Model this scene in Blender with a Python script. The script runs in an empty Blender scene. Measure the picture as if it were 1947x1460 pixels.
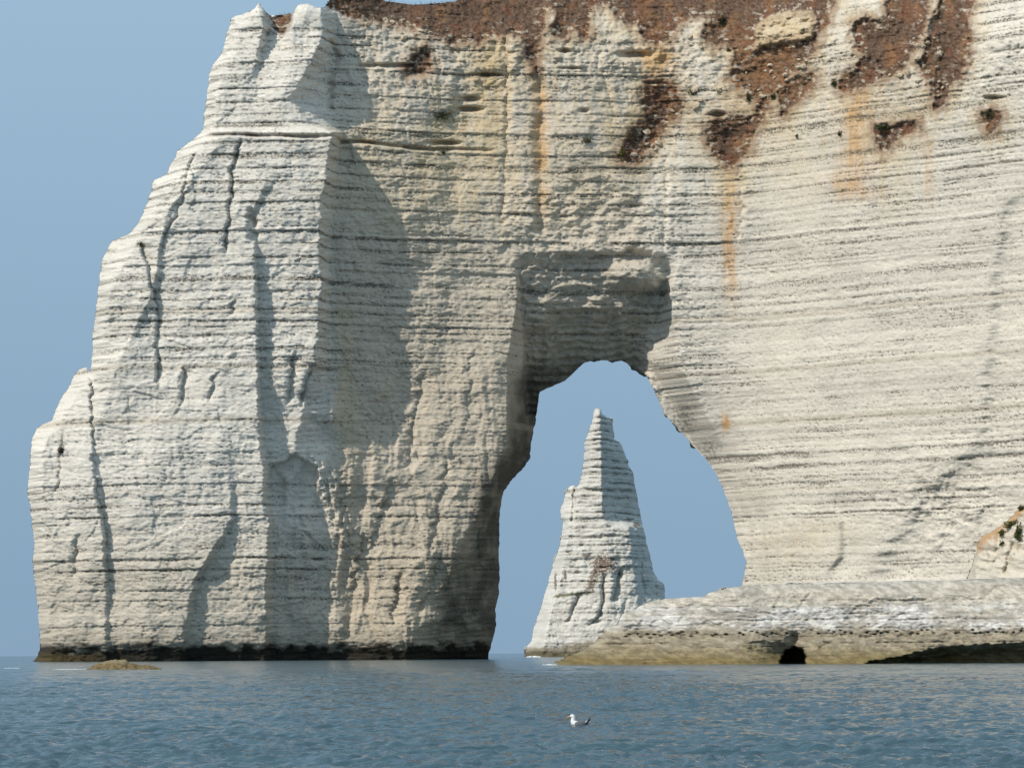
import bpy, math, random
import numpy as np
from mathutils import Matrix, Vector

random.seed(4)
RNG = np.random.default_rng(11)
scene = bpy.context.scene
COL = scene.collection

# ------------------------------------------------------------------ camera
F = 6000.0            # focal length in photo pixels (photo 1947 px wide)
CX, CYH = 973.5, 1238.3   # principal column and true horizontal row
ROLL = 0.0053
CAM_H = 1.2
EARTH = 6.371e6
cam_d = bpy.data.cameras.new('camera')
cam = bpy.data.objects.new('camera', cam_d)
COL.objects.link(cam)
cam_d.sensor_fit = 'HORIZONTAL'
cam_d.sensor_width = 36.0
cam_d.lens = F / 1947.0 * 36.0
cam_d.shift_y = (CYH - 730.0) / 1947.0
cam_d.clip_start = 0.5
cam_d.clip_end = 40000
cam.matrix_world = Matrix.Translation((0, 0, CAM_H)) @ Matrix.Rotation(math.pi/2, 4, 'X') @ Matrix.Rotation(-ROLL, 4, 'Z')
scene.camera = cam

# ------------------------------------------------------------------ sky and sun
SUN_AZ = math.radians(49)     # to the left of straight-behind-the-camera
SUN_EL = math.radians(42)
world = bpy.data.worlds.new('World')
scene.world = world
world.use_nodes = True
wt = world.node_tree
bg = wt.nodes['Background']
sky = wt.nodes.new('ShaderNodeTexSky')
sky.sky_type = 'NISHITA'
sky.sun_disc = False
sky.sun_elevation = SUN_EL
sun_vec = Vector((-math.sin(SUN_AZ)*math.cos(SUN_EL), -math.cos(SUN_AZ)*math.cos(SUN_EL), math.sin(SUN_EL)))
sky.sun_rotation = math.atan2(sun_vec.x, sun_vec.y)
sky.altitude = 0
sky.air_density = 1.0
sky.dust_density = 1.2
sky.ozone_density = 1.6
tc = wt.nodes.new('ShaderNodeTexCoord')
sep = wt.nodes.new('ShaderNodeSeparateXYZ')
lift = wt.nodes.new('ShaderNodeMath'); lift.operation = 'MULTIPLY_ADD'
lift.inputs[1].default_value = 0.75; lift.inputs[2].default_value = 0.25
comb = wt.nodes.new('ShaderNodeCombineXYZ')
wt.links.new(tc.outputs['Generated'], sep.inputs[0])
wt.links.new(sep.outputs['X'], comb.inputs['X'])
wt.links.new(sep.outputs['Y'], comb.inputs['Y'])
wt.links.new(sep.outputs['Z'], lift.inputs[0])
wt.links.new(lift.outputs[0], comb.inputs['Z'])
wt.links.new(comb.outputs[0], sky.inputs['Vector'])
# hazy milky veil over the blue
veil = wt.nodes.new('ShaderNodeMix'); veil.data_type = 'RGBA'
veil.inputs['B'].default_value = (5.9, 8.7, 11.0, 1)
vf = wt.nodes.new('ShaderNodeMapRange')
vf.inputs['From Min'].default_value = 0.0; vf.inputs['From Max'].default_value = 0.22
vf.inputs['To Min'].default_value = 0.32; vf.inputs['To Max'].default_value = 0.68
wt.links.new(sep.outputs['Z'], vf.inputs['Value'])
wt.links.new(vf.outputs[0], veil.inputs['Factor'])
wt.links.new(sky.outputs[0], veil.inputs['A'])
wt.links.new(veil.outputs['Result'], bg.inputs['Color'])
bg.inputs['Strength'].default_value = 0.078

sun_d = bpy.data.lights.new('sun', 'SUN')
sun_d.energy = 3.6
sun_d.angle = math.radians(0.6)
sun_d.color = (1.0, 0.94, 0.85)
sun = bpy.data.objects.new('sun', sun_d)
COL.objects.link(sun)
sun.location = (-200, -200, 250)
sun.rotation_euler = sun_vec.to_track_quat('Z', 'Y').to_euler()

vs = scene.view_settings
vs.view_transform = 'Standard'
vs.look = 'None'
vs.exposure = 0.0
vs.gamma = 1.0
vs.use_curve_mapping = False

# ------------------------------------------------------------------ helpers
CR, SR = math.cos(ROLL), math.sin(ROLL)
def to_world(px, py, d):
    u = px - CX
    v = CYH - py
    X = (u*CR + v*SR) * d / F
    Z = CAM_H + (-u*SR + v*CR) * d / F
    return X, d, Z

def tag(o, label=None, cat=None, group=None, kind=None):
    if label: o['label'] = label
    if cat: o['category'] = cat
    if group: o['group'] = group
    if kind: o['kind'] = kind
    return o

_TAB = {}
def table(seed):
    if seed not in _TAB:
        r = np.random.default_rng(1000+seed).random((256, 256))
        _TAB[seed] = (r.ravel(), np.cos(r*6.2831853).ravel(), np.sin(r*6.2831853).ravel())
    return _TAB[seed]

def gn(x, y, seed=0):
    """gradient noise, about -0.7 .. 0.7"""
    x, y = np.broadcast_arrays(np.asarray(x, float), np.asarray(y, float))
    _, TC, TS = table(seed)
    x0 = np.floor(x); y0 = np.floor(y)
    fx = x - x0; fy = y - y0
    xi = x0.astype(np.int64) & 255; yi = (y0.astype(np.int64) & 255) << 8
    xj = (xi+1) & 255; yj = (yi+256) & 65535
    ux = fx*fx*fx*(fx*(fx*6-15)+10); uy = fy*fy*fy*(fy*(fy*6-15)+10)
    k = yi+xi; a = TC[k]*fx + TS[k]*fy
    k = yi+xj; b = TC[k]*(fx-1) + TS[k]*fy
    k = yj+xi; c = TC[k]*fx + TS[k]*(fy-1)
    k = yj+xj; d = TC[k]*(fx-1) + TS[k]*(fy-1)
    a = a+(b-a)*ux
    return a + ((c+(d-c)*ux)-a)*uy

def fbm(x, y, o=4, seed=0, gain=0.5):
    s = 0; a = 1.0
    for k in range(o):
        s = s + a*gn(x, y, seed+k*17)
        x = x*2.03 + 11.3; y = y*2.03 + 5.7; a *= gain
    return s

def ridged(x, y, o=4, seed=0):
    s = 0; a = 1.0
    for k in range(o):
        s = s + a*(0.5 - np.abs(gn(x, y, seed+k*13)))
        x = x*2.1 + 3.1; y = y*2.1 + 9.2; a *= 0.5
    return s

def cell(x, y, seed=0):
    T1 = table(seed+5000)[0]; T2 = table(seed+6000)[0]; T3 = table(seed+7000)[0]
    x0 = np.floor(x); y0 = np.floor(y)
    xi = x0.astype(np.int64); yi = y0.astype(np.int64)
    fx = x-x0; fy = y-y0
    f1 = np.full(x.shape, 9.0); f2 = np.full(x.shape, 9.0); cid = np.zeros(x.shape)
    for i in (-1, 0, 1):
        for j in (-1, 0, 1):
            k = (((yi+j) & 255) << 8) + ((xi+i) & 255)
            d = (i+T1[k]-fx)**2 + (j+T2[k]-fy)**2
            m = d < f1
            f2 = np.where(m, f1, np.minimum(f2, d))
            cid = np.where(m, T3[k], cid)
            f1 = np.where(m, d, f1)
    return np.sqrt(f1), np.sqrt(f2), cid

def sst(a, b, x):
    t = np.clip((x-a)/(b-a), 0, 1)
    return t*t*(3-2*t)

def densify(poly, step=4.0, rough=1.5, seed=0, closed=True):
    P = []
    n = len(poly)
    for i in range(n if closed else n-1):
        a = np.array(poly[i], float); b = np.array(poly[(i+1) % n], float)
        k = max(1, int(np.hypot(*(b-a))/step))
        for t in range(k):
            P.append(a + (b-a)*t/k)
    P = np.array(P)
    if rough:
        nx = fbm(P[:, 0]/14.0, P[:, 1]/14.0, 3, seed) * rough*2
        ny = fbm(P[:, 0]/14.0+50, P[:, 1]/14.0+7, 3, seed+5) * rough*1.2
        P = P + np.stack([nx, ny], 1)
    return P

def sdf(px, py, P, nearest=False):
    """signed distance in px, negative inside"""
    px = np.asarray(px, float); py = np.asarray(py, float)
    best = np.full(px.shape, 1e18); inside = np.zeros(px.shape, bool)
    bx = np.zeros(px.shape); by = np.zeros(px.shape)
    n = len(P)
    for i in range(n):
        ax, ay = P[i]; cx, cy = P[(i+1) % n]
        ex, ey = cx-ax, cy-ay
        L = ex*ex+ey*ey
        if L < 1e-9: continue
        t = np.clip(((px-ax)*ex + (py-ay)*ey)/L, 0, 1)
        qx = ax+t*ex; qy = ay+t*ey
        d = (px-qx)**2 + (py-qy)**2
        m = d < best
        best = np.where(m, d, best)
        if nearest:
            bx = np.where(m, qx, bx); by = np.where(m, qy, by)
        if ey != 0:
            c = ((ay > py) != (cy > py)) & (px < ex*(py-ay)/ey + ax)
            inside ^= c
    s = np.sqrt(best)
    s = np.where(inside, -s, s)
    return (s, bx, by) if nearest else s

class Coarse:
    """signed distance of a polygon on a coarse lattice, bilinear lookup"""
    def __init__(self, P, x0, x1, y0, y1, step=6.0):
        self.x0, self.y0, self.st = x0, y0, step
        gx = np.arange(x0, x1+step*2, step); gy = np.arange(y0, y1+step*2, step)
        GX, GY = np.meshgrid(gx, gy)
        self.g = sdf(GX, GY, np.asarray(P, float))
    def __call__(self, px, py):
        u = np.clip((px-self.x0)/self.st, 0, self.g.shape[1]-1.001); v = np.clip((py-self.y0)/self.st, 0, self.g.shape[0]-1.001)
        i = u.astype(int); j = v.astype(int); fu = u-i; fv = v-j
        g = self.g
        return (g[j, i]*(1-fu)+g[j, i+1]*fu)*(1-fv) + (g[j+1, i]*(1-fu)+g[j+1, i+1]*fu)*fv

def loft(rows, px, py):
    """piecewise linear surface through horizontal profiles; rows = [(y, [(x, d), ...]), ...] with equal counts"""
    ys = np.array([r[0] for r in rows], float)
    X = np.array([[p[0] for p in r[1]] for r in rows], float)
    Dd = np.array([[p[1] for p in r[1]] for r in rows], float)
    k = np.clip(np.searchsorted(ys, py) - 1, 0, len(ys)-2)
    t = np.clip((py-ys[k])/(ys[k+1]-ys[k]), 0, 1)
    n = X.shape[1]
    out = None
    xa = X[k, 0]*(1-t)+X[k+1, 0]*t; da = Dd[k, 0]*(1-t)+Dd[k+1, 0]*t
    out = da.copy()
    for j in range(1, n):
        xb = X[k, j]*(1-t)+X[k+1, j]*t; db = Dd[k, j]*(1-t)+Dd[k+1, j]*t
        w = np.clip((px-xa)/np.maximum(xb-xa, 1e-6), 0, 1)
        out = np.where(px > xa, da+(db-da)*w, out)
        xa, da = xb, db
    return out

def mesh_from(name, V, faces4, ngon=None, color=None, mat=None, flint=None, smooth=False):
    me = bpy.data.meshes.new(name)
    nf = len(faces4)
    loops = faces4.reshape(-1)
    starts = np.arange(nf)*4
    if ngon is not None:
        starts = np.concatenate([starts, [len(loops)]])
        loops = np.concatenate([loops, np.asarray(ngon)])
    me.vertices.add(len(V)); me.vertices.foreach_set('co', np.ascontiguousarray(V, dtype=np.float32).ravel())
    me.loops.add(len(loops)); me.loops.foreach_set('vertex_index', loops.astype(np.int32))
    me.polygons.add(len(starts)); me.polygons.foreach_set('loop_start', starts.astype(np.int32))
    me.update(calc_edges=True)
    me.validate()
    if smooth:
        me.polygons.foreach_set('use_smooth', np.ones(len(me.polygons), bool))
    if color is not None:
        a = me.color_attributes.new('albedo', 'FLOAT_COLOR', 'POINT')
        c = np.ones((len(V), 4), np.float32); c[:, :3] = color
        a.data.foreach_set('color', c.ravel())
    if flint is not None:
        fa = me.attributes.new('flint', 'FLOAT', 'POINT'); fa.data.foreach_set('value', np.ascontiguousarray(flint, dtype=np.float32))
    if mat: me.materials.append(mat)
    o = bpy.data.objects.new(name, me)
    COL.objects.link(o)
    return o

def relief(name, box, step, outline, surf, thick, mat, contract=0.15, rings=5):
    """solid rock body: carved front (surf gives depth and colour), sides running back, closed behind"""
    x0, x1, y0, y1 = box; dx, dy = step
    gx = np.arange(x0, x1, dx); gy = np.arange(y0, y1, dy)
    PX, PY = np.meshgrid(gx, gy)
    nx = len(gx)
    co = Coarse(outline, x0-12, x1+12, y0-12, y1+12, 8.0)
    S = co(PX.ravel(), PY.ravel())
    px = PX.ravel().copy(); py = PY.ravel().copy()
    near = np.abs(S) < 14
    s, bx, by = sdf(px[near], py[near], outline, True)
    S[near] = s
    lim = 0.8*max(dx, dy)
    idx = np.where(near)[0]
    mv = (s > 0) & (s <= lim)
    px[idx[mv]] = bx[mv]; py[idx[mv]] = by[mv]
    # pull the last inside vertices out to the edge too when they nearly touch it
    mv2 = (s <= 0) & (s > -0.25*min(dx, dy))
    px[idx[mv2]] = bx[mv2]; py[idx[mv2]] = by[mv2]
    use = (S <= lim).reshape(PX.shape)
    cellok = use[:-1, :-1] & use[1:, :-1] & use[:-1, 1:] & use[1:, 1:]
    ci, cj = np.where(cellok)
    a = ci*nx+cj; b = a+1; c = a+nx+1; d = a+nx
    quads = np.stack([a, d, c, b], 1)          # faces the camera
    used = np.unique(quads)
    remap = np.full(px.shape, -1, np.int64); remap[used] = np.arange(len(used))
    quads = remap[quads]
    px, py = px[used], py[used]
    sd = np.minimum(S[used], 0)
    depth, colr, flint = surf(px, py, sd)
    X, Y, Z = to_world(px, py, depth)
    V = np.stack([X, Y, Z], 1)
    # boundary half-edges
    e = np.concatenate([quads[:, [0, 1]], quads[:, [1, 2]], quads[:, [2, 3]], quads[:, [3, 0]]])
    key = e[:, 0]*10000000+e[:, 1]; rkey = e[:, 1]*10000000+e[:, 0]
    be = e[~np.isin(key, rkey)]
    bv = np.unique(be)
    # inward direction from the coarse distance field
    h = 6.0
    gxv = co(px[bv]+h, py[bv])-co(px[bv]-h, py[bv]); gyv = co(px[bv], py[bv]+h)-co(px[bv], py[bv]-h)
    gl = np.maximum(np.hypot(gxv, gyv), 1e-6)
    inx, iny = -gxv/gl, -gyv/gl
    back = depth[bv].max()+thick
    allV = [V]; allC = [colr]; allF = [flint]; base = len(V)
    prev = {int(v): int(v) for v in bv}
    lut_prev = np.full(len(V), -1, np.int64); lut_prev[bv] = bv
    F4 = [quads]
    for r in range(1, rings+1):
        t = r/rings
        dd = depth[bv] + (back-depth[bv])*t
        # runs back along the passage, closing in a little on the rock
        lat = contract*thick*(t**1.5)
        wob = fbm(V[bv, 0]*0.3+dd*0.2, V[bv, 2]*0.3, 3, 77)*1.2*(0 < r < rings)
        nxv = V[bv, 0]*(dd/depth[bv])**0.98 + inx*(lat+wob)
        nz = V[bv, 2] - iny*(lat+wob)
        nv = np.stack([nxv, dd, nz], 1)
        lut = np.full(len(V), -1, np.int64); lut[bv] = base+np.arange(len(bv))
        F4.append(np.stack([lut_prev[be[:, 0]], lut[be[:, 0]], lut[be[:, 1]], lut_prev[be[:, 1]]], 1)[:, ::-1])
        allV.append(nv); allC.append(colr[bv]); allF.append(flint[bv]); base += len(bv); lut_prev = lut
    # closed behind by a plain coarse sheet
    big = 6
    ub = (co(PX[::big, ::big].ravel(), PY[::big, ::big].ravel()) < -0.22*min(x1-x0, 480)*0.5-30*(x1-x0 > 600)).reshape(PX[::big, ::big].shape)
    ok = ub[:-1, :-1] & ub[1:, :-1] & ub[:-1, 1:] & ub[1:, 1:]
    bi, bj = np.where(ok)
    nb = ub.shape[1]
    kk = bi*nb+bj
    q = np.stack([kk, kk+1, kk+nb+1, kk+nb], 1)
    ug, inv = np.unique(q, return_inverse=True)
    gpx = PX[::big, ::big].ravel()[ug]; gpy = PY[::big, ::big].ravel()[ug]
    gd_ = np.full(len(ug), depth.mean())
    bX, _, bZ = to_world(gpx, gpy, gd_)
    allV.append(np.stack([bX*back/gd_*0.995, np.full(len(ug), back-0.3), bZ], 1))
    allC.append(np.tile(colr.mean(0)[None, :], (len(ug), 1))); allF.append(np.zeros(len(ug)))
    F4.append(inv.reshape(-1, 4)+base)
    o = mesh_from(name, np.concatenate(allV), np.concatenate(F4), None, np.concatenate(allC), mat, np.concatenate(allF))
    return o, px, py, depth, colr, V

# ------------------------------------------------------------------ materials
def mat_new(name):
    m = bpy.data.materials.new(name); m.use_nodes = True
    return m, m.node_tree, m.node_tree.nodes['Principled BSDF']

def rock_material(name, rough=0.92, bump=0.22, scale=1.0, vary=0.18):
    m, nt, b = mat_new(name)
    at = nt.nodes.new('ShaderNodeAttribute'); at.attribute_name = 'albedo'
    geo = nt.nodes.new('ShaderNodeNewGeometry')
    mp = nt.nodes.new('ShaderNodeMapping'); mp.inputs['Scale'].default_value = (1, 1, 1.8)
    nt.links.new(geo.outputs['Position'], mp.inputs['Vector'])
    n1 = nt.nodes.new('ShaderNodeTexNoise'); n1.inputs['Scale'].default_value = 2.2*scale; n1.inputs['Detail'].default_value = 6; n1.inputs['Roughness'].default_value = 0.7
    nt.links.new(mp.outputs[0], n1.inputs['Vector'])
    mr = nt.nodes.new('ShaderNodeMapRange')
    mr.inputs['From Min'].default_value = 0.25; mr.inputs['From Max'].default_value = 0.75
    mr.inputs['To Min'].default_value = 1-vary; mr.inputs['To Max'].default_value = 1+vary
    nt.links.new(n1.outputs['Fac'], mr.inputs['Value'])
    mul = nt.nodes.new('ShaderNodeVectorMath'); mul.operation = 'SCALE'
    nt.links.new(at.outputs['Color'], mul.inputs[0]); nt.links.new(mr.outputs[0], mul.inputs['Scale'])
    fl = nt.nodes.new('ShaderNodeAttribute'); fl.attribute_name = 'flint'
    mp2 = nt.nodes.new('ShaderNodeMapping'); mp2.inputs['Scale'].default_value = (2.0*scale, 2.0*scale, 3.3*scale)
    nt.links.new(geo.outputs['Position'], mp2.inputs['Vector'])
    n3 = nt.nodes.new('ShaderNodeTexNoise'); n3.inputs['Scale'].default_value = 1.6; n3.inputs['Detail'].default_value = 4; n3.inputs['Roughness'].default_value = 0.65
    nt.links.new(mp2.outputs[0], n3.inputs['Vector'])
    sm = nt.nodes.new('ShaderNodeMath'); sm.operation = 'MULTIPLY_ADD'; sm.inputs[1].default_value = 0.34
    nt.links.new(fl.outputs['Fac'], sm.inputs[0]); nt.links.new(n3.outputs['Fac'], sm.inputs[2])
    th = nt.nodes.new('ShaderNodeMapRange'); th.interpolation_type = 'SMOOTHSTEP'
    th.inputs['From Min'].default_value = 0.69; th.inputs['From Max'].default_value = 0.80
    th.inputs['To Max'].default_value = 0.85
    nt.links.new(sm.outputs[0], th.inputs['Value'])
    fm = nt.nodes.new('ShaderNodeMix'); fm.data_type = 'RGBA'
    nt.links.new(th.outputs[0], fm.inputs['Factor']); nt.links.new(mul.outputs[0], fm.inputs['A'])
    fm.inputs['B'].default_value = (0.125, 0.108, 0.084, 1)
    nt.links.new(fm.outputs['Result'], b.inputs['Base Color'])
    b.inputs['Roughness'].default_value = rough
    b.inputs['Specular IOR Level'].default_value = 0.15
    n2 = nt.nodes.new('ShaderNodeTexNoise'); n2.inputs['Scale'].default_value = 4.5*scale; n2.inputs['Detail'].default_value = 5; n2.inputs['Roughness'].default_value = 0.75
    nt.links.new(mp.outputs[0], n2.inputs['Vector'])
    bp = nt.nodes.new('ShaderNodeBump'); bp.inputs['Strength'].default_value = bump; bp.inputs['Distance'].default_value = 0.25
    nt.links.new(n2.outputs['Fac'], bp.inputs['Height'])
    nt.links.new(bp.outputs[0], b.inputs['Normal'])
    return m

def plain(name, color, rough=0.8, vary=0.15, scale=6.0, bump=0.1):
    m, nt, b = mat_new(name)
    tcn = nt.nodes.new('ShaderNodeTexCoord')
    n = nt.nodes.new('ShaderNodeTexNoise'); n.inputs['Scale'].default_value = scale; n.inputs['Detail'].default_value = 4
    nt.links.new(tcn.outputs['Object'], n.inputs['Vector'])
    r = nt.nodes.new('ShaderNodeValToRGB')
    r.color_ramp.elements[0].position = 0.3; r.color_ramp.elements[1].position = 0.7
    r.color_ramp.elements[0].color = tuple(c*(1-vary) for c in color)+(1,)
    r.color_ramp.elements[1].color = tuple(min(1, c*(1+vary)) for c in color)+(1,)
    nt.links.new(n.outputs['Fac'], r.inputs['Fac']); nt.links.new(r.outputs[0], b.inputs['Base Color'])
    b.inputs['Roughness'].default_value = rough
    b.inputs['Specular IOR Level'].default_value = 0.2
    if bump:
        bp = nt.nodes.new('ShaderNodeBump'); bp.inputs['Strength'].default_value = bump; bp.inputs['Distance'].default_value = 0.02
        nt.links.new(n.outputs['Fac'], bp.inputs['Height']); nt.links.new(bp.outputs[0], b.inputs['Normal'])
    return m

MAT_CHALK = rock_material('chalk')
MAT_LEDGE = rock_material('ledge_rock', scale=1.6, bump=0.4)
MAT_NEEDLE = rock_material('needle_chalk', scale=0.9)

# ------------------------------------------------------------------ sea
def build_sea():
    ds = [27.0]
    while ds[-1] < 14000:
        d = ds[-1]
        ds.append(d*(1.0021 if d < 130 else 1.0021+0.05*min(1, (d-130)/1500.0)))
    ds = np.array(ds)
    core = np.linspace(-0.21, 0.21, 440)
    wing = 0.21*np.exp(np.linspace(0, 1.7, 26)[1:])
    ang = np.concatenate([-wing[::-1], core, wing])
    R, A = np.meshgrid(ds, ang, indexing='ij')
    X = R*np.tan(A); Y = R.copy()
    cellx = np.gradient(ang)[None, :]*R
    celly = np.gradient(ds)[:, None]*np.ones_like(R)
    H = np.zeros_like(R)
    rng = np.random.default_rng(5)
    # swell and wind wavelets
    for k in range(90):
        lam = 0.11*math.exp(rng.uniform(0, 1)**1.4*math.log(40))
        th = math.radians(rng.normal(200, 32)) if lam > 0.8 else math.radians(rng.normal(200, 50))
        kx, ky = math.cos(th)*2*math.pi/lam, math.sin(th)*2*math.pi/lam
        # wind from the left and a little towards the viewer; crests run roughly across the picture
        kx, ky = ky, kx
        amp = 0.0080*lam**0.66*(1.0 if lam < 1.2 else 0.5)
        fade = sst(0.9, 2.0, lam/np.maximum(np.maximum(np.abs(kx)/(abs(kx)+abs(ky))*cellx, celly), 1e-6))
        ph = rng.uniform(0, 6.28)
        warp = 0.35*lam*gn(X*0.35/lam+k*3.1, Y*0.35/lam+k*1.7, k)*2
        w = np.sin(kx*X+ky*Y+ph+2*math.pi*warp/lam)
        H += amp*fade*(w + 0.25*(w*w-0.5))
    gust = 0.75+0.7*gn(X/9.0, Y/14.0, 400)
    H *= gust
    Z = H - (X*X+Y*Y)/(2*EARTH)
    V = np.stack([X, Y, Z], -1).reshape(-1, 3)
    nr, nc = R.shape
    i, j = np.meshgrid(np.arange(nr-1), np.arange(nc-1), indexing='ij')
    a = (i*nc+j).ravel()
    q = np.stack([a, a+1, a+nc+1, a+nc], 1)
    m, nt, b = mat_new('sea_water')
    b.inputs['Base Color'].default_value = (0.045, 0.085, 0.105, 1)
    b.inputs['Roughness'].default_value = 0.12
    b.inputs['IOR'].default_value = 1.333
    geo = nt.nodes.new('ShaderNodeNewGeometry')
    mp = nt.nodes.new('ShaderNodeMapping'); mp.inputs['Scale'].default_value = (0.55, 1.0, 1.0)
    nt.links.new(geo.outputs['Position'], mp.inputs['Vector'])
    prev = None
    for sc, dist in ((7.0, 0.050), (1.8, 0.20), (0.45, 0.60), (0.12, 1.6)):
        n = nt.nodes.new('ShaderNodeTexNoise'); n.inputs['Scale'].default_value = sc; n.inputs['Detail'].default_value = 3
        nt.links.new(mp.outputs[0], n.inputs['Vector'])
        bp = nt.nodes.new('ShaderNodeBump'); bp.inputs['Strength'].default_value = 0.8; bp.inputs['Distance'].default_value = dist
        nt.links.new(n.outputs['Fac'], bp.inputs['Height'])
        if prev: nt.links.new(prev.outputs[0], bp.inputs['Normal'])
        prev = bp
    nt.links.new(prev.outputs[0], b.inputs['Normal'])
    o = mesh_from('sea', V, q, None, None, m, smooth=True)
    tag(o, 'rippled blue-grey sea filling the foreground up to the horizon', kind='structure')
build_sea()

# ------------------------------------------------------------------ strata shared by all the chalk
ZT = np.arange(-6, 130, 0.04)
def bed_table(seed, lo, hi):
    rng = np.random.default_rng(seed)
    seam = np.zeros_like(ZT); bulge = np.zeros_like(ZT); tint = np.zeros_like(ZT); layer = np.zeros_like(ZT)
    z = -5.0
    while z < 129:
        t = rng.uniform(lo, hi)
        if rng.random() < 0.25: t *= 0.5
        s = rng.choice([0.25, 0.45, 0.7, 1.0], p=[0.15, 0.25, 0.30, 0.30])
        w = rng.uniform(0.07, 0.17)
        seam = np.maximum(seam, s*np.exp(-((ZT-z)/w)**2))
        inb = (ZT >= z) & (ZT < z+t)
        u = (ZT-z)/t
        bulge = np.where(inb, rng.uniform(0.1, 0.6)*(4*u*(1-u))**0.35 + rng.uniform(-0.6, 0.6), bulge)
        tint = np.where(inb, rng.uniform(-1, 1), tint)
        fr = rng.uniform(0.25, 0.52); k = rng.choice([0.35, 0.7, 1.0], p=[0.25, 0.35, 0.4])
        layer = np.maximum(layer, np.where(inb, k*np.clip((u-(1-fr))/0.10, 0, 1)*np.clip((1.0-u)/0.06, 0, 1), 0))
        z += t
    return seam, bulge, tint, layer
SEAM, BULGE, TINT, LAYER = bed_table(3, 1.25, 2.3)
SEAM2, BULGE2, TINT2, LAYER2 = bed_table(8, 0.6, 1.35)
def zt(tab, z): return np.interp(z, ZT, tab)

def at_y(pl, y):
    ys = [p[1] for p in pl]; xs = [p[0] for p in pl]
    return np.interp(y, ys, xs)
def at_x(pl, x):
    return np.interp(x, [p[0] for p in pl], [p[1] for p in pl])

def vstroke(px, py, pl, a, w, step=0.0, L=40.0, fade=25.0, wob=3.0, seed=0, soft=2.0):
    """a crack (groove of depth a, half-width w px) running down a polyline; step > 0 sets back the right-hand side"""
    ya, yb = pl[0][1], pl[-1][1]
    xc = at_y(pl, py) + wob*fbm(py/17.0, py*0+seed*3.3+px*0.004, 3, seed)*2.4 + (table(seed+77)[0][(np.floor(py/13.0+0.02*px).astype(np.int64) & 255)]-0.5)*min(wob, 3.0)*1.5*(soft <= 5)
    end = sst(ya-2, ya+fade, py)*(1-sst(yb-fade, yb+2, py))
    dx = px-xc
    out = a*np.exp(-(dx/w)**2)
    if step:
        out = out + step*sst(-soft, soft, dx)*np.exp(-np.maximum(dx, 0)/L)
    if soft > 5: return out*end
    amp = np.clip(0.85+0.8*fbm(py/38.0, py*0+seed*7.7, 2, seed+3), 0.5, 1.25)
    return out*end*amp

CREAM = np.array([0.66, 0.60, 0.505]); WHITE = np.array([0.69, 0.64, 0.56]); GREY = np.array([0.41, 0.385, 0.325])
YELL = np.array([0.56, 0.44, 0.27]); OCHRE = np.array([0.52, 0.285, 0.11]); RUST = np.array([0.20, 0.085, 0.042]); BROWN = np.array([0.118, 0.074, 0.050])
FLINT = np.array([0.14, 0.122, 0.095]); ALGAE = np.array([0.018, 0.016, 0.011]); OLIVE = np.array([0.20, 0.150, 0.055]); LICHEN = np.array([0.15, 0.15, 0.13])
def mix(c, k, f):
    return c*(1-f[:, None]) + k[None, :]*f[:, None]

# ------------------------------------------------------------------ the headland with the arch
SIL = [(60, 1262), (72, 1246), (76, 1235), (75, 1200), (72, 1150), (66, 1110), (62, 1060), (64, 1030), (60, 990), (57, 960), (52, 945), (54, 920), (56, 895), (57, 865),
 (60, 840), (70, 815), (78, 808), (98, 800), (106, 783), (112, 765), (125, 745), (140, 715), (150, 703), (165, 698), (169, 712), (172, 712), (173, 690), (176, 640), (181, 600), (186, 560),
 (190, 520), (197, 485), (207, 467), (215, 457), (245, 445), (258, 430), (268, 415), (278, 390), (288, 365), (291, 345), (305, 338), (318, 330), (325, 310), (340, 285), (355, 275),
 (372, 262), (384, 248), (388, 235), (389, 210), (392, 190), (396, 160), (402, 130), (408, 118), (425, 95), (428, 75), (440, 35), (450, 30), (470, 25), (483, 17), (490, 5), (497, 14),
 (507, 25), (513, 30), (540, 28), (558, 26), (563, 12), (572, 8), (585, 8), (600, 15), (618, 14), (625, 3), (632, -6), (700, -9), (722, -2), (735, 4), (760, 7), (790, 9), (830, 7),
 (865, 3), (878, -4), (900, -14), (1000, -34), (1200, -60), (1500, -90), (1700, -105), (1947, -120), (2130, -126)]
ARCH = [(1412, 1296), (1411, 1108), (1416, 1085), (1418, 1065), (1412, 1045), (1402, 1025), (1397, 1000), (1390, 970), (1380, 940), (1368, 915), (1355, 890), (1340, 870), (1320, 850),
 (1300, 828), (1280, 805), (1262, 785), (1255, 768), (1245, 745), (1235, 725), (1228, 713), (1215, 705), (1200, 697), (1183, 686), (1165, 686), (1145, 685), (1120, 684), (1110, 690),
 (1100, 700), (1085, 715), (1065, 728), (1045, 737), (1026, 745), (1023, 765), (1020, 790), (1015, 815), (1010, 840), (1008, 870), (1000, 885), (985, 900), (968, 920), (957, 935),
 (952, 960), (949, 1000), (949, 1060), (950, 1100), (948, 1130), (942, 1160), (943, 1190), (937, 1215), (930, 1240), (927, 1254), (924, 1296)]
OUT = np.concatenate([densify(SIL, 4, 1.6, 1, False), [(2130, -126), (2130, 1296)], densify(ARCH, 4, 1.3, 2, False), [(924, 1296), (58, 1296)]])

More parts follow.
